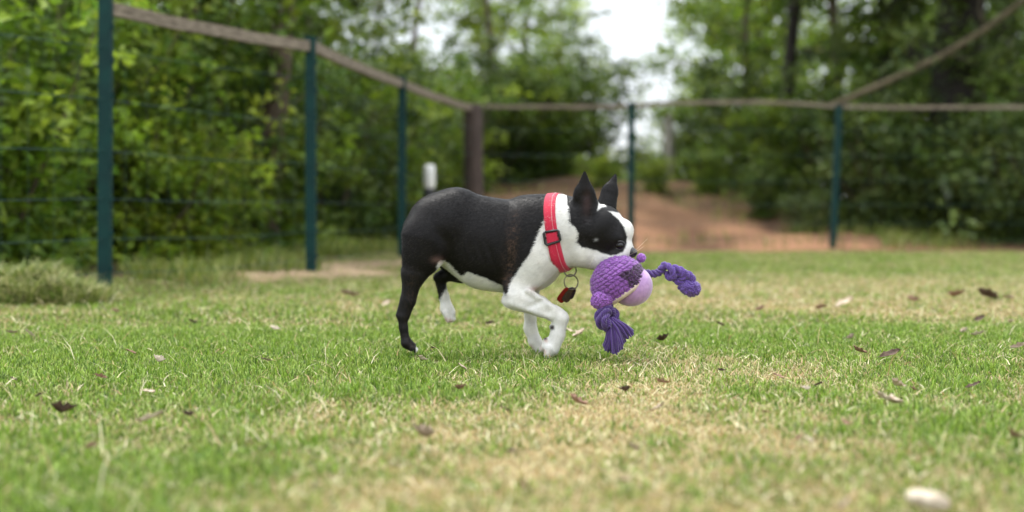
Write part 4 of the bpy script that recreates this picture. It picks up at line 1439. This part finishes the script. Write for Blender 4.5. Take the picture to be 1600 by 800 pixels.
def plate(name, c, ax, side, L, W, T, mat, parent):
    """thin rounded tag"""
    off_ = np.array(parent_loc(parent)); ax = np.array(ax, float); ax /= np.linalg.norm(ax)
    side = np.array(side, float); side -= ax * (side @ ax); side /= np.linalg.norm(side); nr_ = np.cross(ax, side)
    vs, fs = [], []; n_ = 24
    for s_ in (-1, 1):
        for i in range(n_):
            a_ = 2 * math.pi * i / n_
            ca, sa = math.cos(a_), math.sin(a_)
            e_ = .6
            p_ = np.array(c) + ax * L * math.copysign(abs(ca) ** e_, ca) + side * W * math.copysign(abs(sa) ** e_, sa) + nr_ * T * s_
            vs.append(tuple(dw(p_) - off_))
    fs.append(tuple(range(n_))[::-1]); fs.append(tuple(range(n_, 2 * n_)))
    for i in range(n_): fs.append((i, (i + 1) % n_, n_ + (i + 1) % n_, n_ + i))
    mb = MB(); mb.v = vs; mb.f = fs
    return mb.build(name, mat, parent, smooth=False)
tx = rc2[1]
plate('tag', P(880.5, 460, tx - 1), (-.62, 0, -.78), (.60, .75, -.45), 13.0, 9, .9, m_tagr, collar)['label'] = 'red metal name tag seen edge on'
plate('tag', P(887, 460, tx + 2), (-.55, 0, -.84), (.75, .62, -.45), 12.0, 8, .9, m_tagd, collar)['label'] = 'dark metal tag behind the red one'
plate('tag', P(892, 457, tx + 4), (-.35, .1, -.94), (.9, .35, -.3), 9.5, 6, .9, m_tagd, collar)
dtube('tag_thread', [P(897, 455, tx), P(901, 462, tx), P(902, 470, tx)], [.3, .25, .15], m_steel, collar, 4)

# ================================================================== TOY
toy_c = P(962, 438.5, -47)
tw_ = dw(toy_c)
toy = empty('toy', tuple(tw_))
tag(toy, 'purple crocheted dog toy with lavender ball and knotted rope limbs held in the dog mouth', 'dog toy')
TO = np.array(tw_)
def mat_tint(name, rough=.8, nscale=700, bump=.0006, sheen=.5):
    m_, t_, b_ = nodes_mat(name)
    a_ = t_.nodes.new('ShaderNodeAttribute'); a_.attribute_name = 'tint'
    c_ = t_.nodes.new('ShaderNodeTexCoord'); n_ = t_.nodes.new('ShaderNodeTexNoise'); n_.inputs['Scale'].default_value = nscale
    t_.links.new(c_.outputs['Object'], n_.inputs['Vector'])
    mr = t_.nodes.new('ShaderNodeMapRange'); mr.inputs['To Min'].default_value = .6; mr.inputs['To Max'].default_value = 1.4
    t_.links.new(n_.outputs['Fac'], mr.inputs['Value'])
    v_ = t_.nodes.new('ShaderNodeVectorMath'); v_.operation = 'SCALE'
    t_.links.new(a_.outputs['Color'], v_.inputs[0]); t_.links.new(mr.outputs[0], v_.inputs['Scale'])
    t_.links.new(v_.outputs[0], b_.inputs['Base Color'])
    bp_ = t_.nodes.new('ShaderNodeBump'); bp_.inputs['Distance'].default_value = bump
    t_.links.new(n_.outputs['Fac'], bp_.inputs['Height']); t_.links.new(bp_.outputs[0], b_.inputs['Normal'])
    b_.inputs['Roughness'].default_value = rough; b_.inputs['Sheen Weight'].default_value = sheen
    b_.inputs['Specular IOR Level'].default_value = .2
    return m_
m_yarn = mat_tint('purple_yarn')
PUR = np.array(lin(134, 80, 158)[:3]); PUR2 = np.array(lin(60, 28, 62)[:3]); ROPE = np.array(lin(96, 68, 146)[:3]); ROPED = np.array(lin(76, 50, 116)[:3])
nax = np.array([.575, 0, -.82])          # axis pointing out of the opening
s1 = np.array([.82, 0, .575]); s2 = np.array([0, -1., 0])

PATCH = [(960, 426), (970, 419), (977, 419), (986, 412), (996, 408), (1003, 414), (1003, 424), (998, 438), (986, 446), (976, 443), (974, 435), (967, 431)]
def crochet(name, c, rad, M, mat, parent, rows, poff, u0, u1, col, patch=False, amp=1.7, nu=150, nv=220):
    """knitted dome: rows of puffed stitches modelled on an ellipsoid about axis M[2]"""
    us = np.linspace(u0, u1, nu); vs_ = np.linspace(0, 2 * np.pi, nv, endpoint=False)
    U, Vv = np.meshgrid(us, vs_, indexing='ij')
    n3 = np.stack([np.sin(U) * np.cos(Vv), np.sin(U) * np.sin(Vv), -np.cos(U)], -1)
    wob = fbm(U * 9 + 3, np.cos(Vv) * 5 + 9, 2) + fbm(U * 7, np.sin(Vv) * 5 + 20, 2) - 1
    rowf = (U - u0) / (math.pi - 0) * rows + .55 * wob
    ri = np.floor(rowf); fr = rowf - ri
    circ = np.maximum(np.sin((ri + .5) / rows * math.pi + u0), .12)
    cnt = np.maximum(np.round(circ * poff), 5)
    ph = Vv / (2 * np.pi) * cnt + _perm[ri.astype(int) & 255, 7] + .45 * fr + .5 * wob
    fp = ph - np.floor(ph)
    st_ = (np.sin(np.pi * fr) ** .6) * (np.abs(np.sin(np.pi * fp)) ** .6)
    split = 1 - .45 * np.exp(-((fp - .5) / .10) ** 2) * np.sin(np.pi * fr)
    cell = _perm[(ri.astype(int) * 13) & 255, np.floor(ph).astype(int) & 255]
    disp = amp * (st_ * split) * (.65 + .6 * cell)
    r_ = np.array(rad)
    loc = n3 * r_ + n3 * disp[..., None]
    pts_ = np.array(c) + loc[..., 0:1] * M[0] + loc[..., 1:2] * M[1] + loc[..., 2:3] * M[2]
    pts_ = pts_.reshape(-1, 3)
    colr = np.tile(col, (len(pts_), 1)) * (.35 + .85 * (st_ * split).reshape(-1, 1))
    if patch:
        sdp = poly_sd(pts_[:, 0] + 0, -pts_[:, 2], PATCH) + (pts_[:, 1] > -40) * 50
        k_ = (1 - sstep(-1.0, 1.2, sdp))[:, None]
        colr = colr * (1 - k_) + PUR2 * (.25 + .6 * st_.reshape(-1, 1)) * k_
    ii, jj = np.meshgrid(np.arange(nu - 1), np.arange(nv), indexing='ij')
    a_ = (ii * nv + jj).ravel(); b_ = (ii * nv + (jj + 1) % nv).ravel()
    F_ = np.stack([a_, b_, b_ + nv, a_ + nv], 1)
    off_ = np.array(parent_loc(parent))
    return mobj(name, np_mesh(name, dw(pts_) - off_, F_, mat, colr), parent)
def fuzz(name, dome_, n_, L_, col, parent, seed=3):
    rg_ = np.random.default_rng(seed)
    nv_ = len(dome_.data.vertices); co = np.empty(nv_ * 3, np.float32); dome_.data.vertices.foreach_get('co', co); co = co.reshape(-1, 3)
    no = np.empty(nv_ * 3, np.float32); dome_.data.vertices.foreach_get('normal', no); no = no.reshape(-1, 3)
    i_ = rg_.integers(0, nv_, n_); p_ = co[i_]; q_ = no[i_] * .5 + rg_.normal(0, .8, (n_, 3)); q_ /= np.linalg.norm(q_, axis=1, keepdims=True)
    sd_ = np.cross(q_, rg_.normal(0, 1, (n_, 3))); sd_ /= np.linalg.norm(sd_, axis=1, keepdims=True); sd_ *= .22 / S
    tp = p_ + q_ * (rg_.uniform(.5, 1, (n_, 1)) * L_ / S)
    v_ = np.stack([p_ - sd_, p_ + sd_, tp], 1).reshape(-1, 3)
    c_ = np.repeat(col * rg_.uniform(.8, 1.7, (n_, 1)), 3, 0)
    o_ = mobj(name, np_mesh(name, v_, np.arange(3 * n_).reshape(-1, 3), m_yarn, c_, smooth=False), parent)
    o_['kind'] = 'stuff'
    return o_
Mx = np.stack([s1, s2, nax])
dome = crochet('crochet_cap', toy_c, (42, 37, 37), Mx, m_yarn, toy, 18, 31, .02, math.acos(-17 / 39), PUR, True, 2.7)
fuzz('fuzz', dome, 9000, 3.0, PUR, toy)
m_plush = mat_simple('lavender_plush', lin(186, 146, 194), .9, col2=lin(170, 130, 182), nscale=110, bump=.0022)
m_plush.node_tree.nodes['Principled BSDF'].inputs['Sheen Weight'].default_value = .6
m_cream = mat_simple('cream_felt', lin(214, 196, 176), .9, col2=lin(196, 176, 164), nscale=120, bump=.001)
ballo = ball('ball', P(982, 444, -45), (33.5, 31.5, 31.5), m_plush, toy, sub=4)
# cream lining lip along the opening
cc = toy_c + nax * 15.2
ring = [cc + 37.2 * (s1 * 1.04 * math.cos(a_) + s2 * .93 * math.sin(a_)) for a_ in np.linspace(0, 2 * math.pi, 60)]
mb = MB(); off_ = np.array(parent_loc(toy))
vs, fs = [], []
for i, a_ in enumerate(np.linspace(0, 2 * math.pi, 64, endpoint=False)):
    e_ = s1 * math.cos(a_) * 1.08 + s2 * math.sin(a_) * .96
    for (rr_, hh_) in ((37.0, -2.5), (37.4, 1.5), (35.5, 5.0), (33.5, 7.5), (30.5, 8.5), (30, 5), (33, 0), (35, -2.5)):
        vs.append(tuple(dw(toy_c + nax * (17.0 + hh_ * .7) + e_ * rr_ * .98) - off_))
for i in range(64):
    for j in range(8):
        a_ = i * 8 + j; b_ = i * 8 + (j + 1) % 8; c_ = ((i + 1) % 64) * 8 + (j + 1) % 8; d_ = ((i + 1) % 64) * 8 + j
        fs.append((a_, b_, c_, d_))
mb.v, mb.f = vs, fs
mb.build('lining', m_cream, toy)
# stub limb at the lower left, fluffy
def fluffy(name, c, rad, rot, col, parent, n_=900, r_=1.7, seed=1):
    """ball covered with short yarn loops"""
    rg_ = np.random.default_rng(seed)
    M = np.array(Euler((0, rot, 0)).to_matrix())
    bm_ = bmesh.new(); bmesh.ops.create_icosphere(bm_, subdivisions=2, radius=1)
    tv = np.array([v_.co[:] for v_ in bm_.verts]); tf = np.array([[v_.index for v_ in f_.verts] for f_ in bm_.faces]); bm_.free()
    bm_ = bmesh.new(); bmesh.ops.create_icosphere(bm_, subdivisions=1, radius=1)
    sv = np.array([v_.co[:] for v_ in bm_.verts]); sf = np.array([[v_.index for v_ in f_.verts] for f_ in bm_.faces]); bm_.free()
    vs = [tv * (np.array(rad) * .93) @ M.T + np.array(c)]; fs = [tf]; cs = [np.tile(col * .5, (len(tv), 1))]
    o_ = len(tv)
    i = np.arange(n_) + .5; ph = np.arccos(1 - 2 * i / n_); th = np.pi * (1 + 5 ** .5) * i
    d_ = np.stack([np.cos(th) * np.sin(ph), np.sin(th) * np.sin(ph), np.cos(ph)], 1)
    d_ += rg_.normal(0, .03, d_.shape)
    for q_ in d_:
        p_ = (q_ * rad * rg_.uniform(.93, 1.06)) @ M.T + np.array(c)
        vs.append(sv * r_ * rg_.uniform(.7, 1.25, (1, 3)) + p_); fs.append(sf + o_); o_ += len(sv)
        cs.append(np.tile(col * rg_.uniform(.75, 1.25), (len(sv), 1)))
    off2 = np.array(parent_loc(parent))
    return mobj(name, np_mesh(name, dw(np.concatenate(vs)) - off2, np.concatenate(fs), m_yarn, np.concatenate(cs)), parent)
fluffy('stub_limb', P(937, 464, -68), (17, 13, 12.5), -.3, PUR * 1.12, toy, 420, 2.1, 2)
fluffy('tuft', P(999, 402, -30), (6, 6, 6), 0, PUR * 1.25, toy, 90, 1.9, 3)

def strand_tube(mbd, pts_, r_, col, n=6):
    """append a tube to (verts, faces, cols) arrays"""
    mb_ = MB(); mb_.tube([Vector(p_) for p_ in pts_], r_, n)
    o_ = len(mbd[0])
    mbd[0].extend(mb_.v); 
    for f_ in mb_.f:
        if len(f_) == 4: mbd[1].append([i + o_ for i in f_])
    mbd[2].extend([tuple(col)] * len(mb_.v))
def flush(name, mbd, parent):
    off2 = np.array(parent_loc(parent))
    return mobj(name, np_mesh(name, dw(np.array(mbd[0])) - off2, np.array(mbd[1]), m_yarn, np.array(mbd[2])), parent)
def spline(ctrl, n_):
    c = np.array(ctrl, float); t_ = np.linspace(0, len(c) - 1, n_); out_ = []
    for q_ in t_:
        i = min(int(q_), len(c) - 2); f_ = q_ - i
        p0, p1, p2, p3 = c[max(i - 1, 0)], c[i], c[i + 1], c[min(i + 2, len(c) - 1)]
        out_.append(.5 * ((2 * p1) + (-p0 + p2) * f_ + (2 * p0 - 5 * p1 + 4 * p2 - p3) * f_ ** 2 + (-p0 + 3 * p1 - 3 * p2 + p3) * f_ ** 3))
    return np.array(out_)
def twisted(name, ctrl, R0, r_, turns, col, parent, n_=90, fil=3, radf=None):
    """rope of `fil` strands twisted round a path, each strand grooved by thin yarns"""
    c = spline(ctrl, n_); mbd = ([], [], [])
    tgv = np.gradient(c, axis=0); tgv /= np.linalg.norm(tgv, axis=1, keepdims=True)
    a_ = np.array([0, -1., 0]); u1_ = a_ - tgv * (tgv @ a_)[:, None]; u1_ /= np.linalg.norm(u1_, axis=1, keepdims=True); u2_ = np.cross(tgv, u1_)
    s_ = np.linspace(0, 1, n_)
    rf = radf(s_) if radf else np.ones(n_)
    for k_ in range(fil):
        ph = 2 * np.pi * (turns * s_ + k_ / fil)
        cen = c + (u1_ * np.cos(ph)[:, None] + u2_ * np.sin(ph)[:, None]) * (R0 * rf)[:, None]
        strand_tube(mbd, cen, list(r_ * .82 * rf), col * .8, 8)
        for j in range(7):
            p2 = 2 * np.pi * (turns * -1.6 * s_ + j / 7)
            cj = cen + (u1_ * np.cos(p2)[:, None] + u2_ * np.sin(p2)[:, None]) * (r_ * .72 * rf)[:, None]
            strand_tube(mbd, cj, list(r_ * .33 * rf), col * random.uniform(.88, 1.15), 5)
    return flush(name, mbd, parent)

# upper rope limb reaching right
rope = twisted('rope_limb', [P(994, 423, -40), P(1004, 425, -41), P(1016, 426, -42), P(1026, 423, -42), P(1033, 415, -42)], 3.1, 3.3, 2.2, ROPED * 1.05, toy)
twisted('knot', [P(1028, 419, -40), P(1034, 412, -45), P(1042, 417, -51), P(1047, 428, -50), P(1041, 432, -44), P(1037, 424, -40)], 2.4, 2.9, 2.4, ROPE, rope)
twisted('knot', [P(1042, 420, -42), P(1050, 417, -47), P(1060, 422, -51), P(1062, 432, -49), P(1055, 438, -44), P(1049, 432, -41)], 2.7, 3.1, 2.2, ROPE * 1.05, rope)
twisted('knot', [P(1052, 430, -40), P(1057, 424, -47), P(1068, 426, -52), P(1075, 434, -50), P(1068, 446, -46), P(1056, 444, -43)], 2.7, 3.5, 2.5, ROPE * .95, rope)
fluffy('frayed_end', P(1073, 447, -46), (15, 12.5, 12), .3, ROPE * 1.0, rope, 520, 1.9, 5)
# lower rope limb with knot and tassel
knot = twisted('rope_knot', [P(950, 474, -64), P(936, 481, -72), P(932, 494, -78), P(942, 505, -76), P(954, 499, -70), P(955, 486, -66), P(944, 480, -76), P(938, 492, -84), P(945, 503, -82)], 4.0, 4.4, 3.0, ROPED * .92, toy, 130)
mbd = ([], [], [])
rnd = random.Random(9)
for i in range(150):
    u = rnd.random(); dpt = rnd.uniform(-1, 1)
    lobe = rnd.random() < .55
    if lobe:   # long lobe hanging down
        ex = 938 + 30 * u + rnd.uniform(-1.5, 1.5); ey_ = 536 + 8 * math.exp(-((u - .5) / .3) ** 2) + rnd.uniform(-4, 3)
        mx_ = 943 + 18 * u; my_ = 517
    else:      # shorter lobe flaring right
        ex = 964 + 20 * u; ey_ = 530 - 17 * u + rnd.uniform(-4, 4)
        mx_ = 955 + 17 * u; my_ = 507 - 6 * u
    d0 = -74 + dpt * 4; d1 = -74 + dpt * 9
    ctrl = [P(944 + 8 * u, 492 + 2 * dpt, d0), P(mx_ + rnd.uniform(-1.5, 1.5), my_, d0 - 3 + dpt * 4), P(ex, ey_, d1)]
    strand_tube(mbd, spline(ctrl, 9), [1.3, 1.4, 1.5, 1.5, 1.5, 1.5, 1.4, 1.4, 1.2], ROPED * rnd.uniform(.75, 1.25), 5)
flush('tassel', mbd, knot)
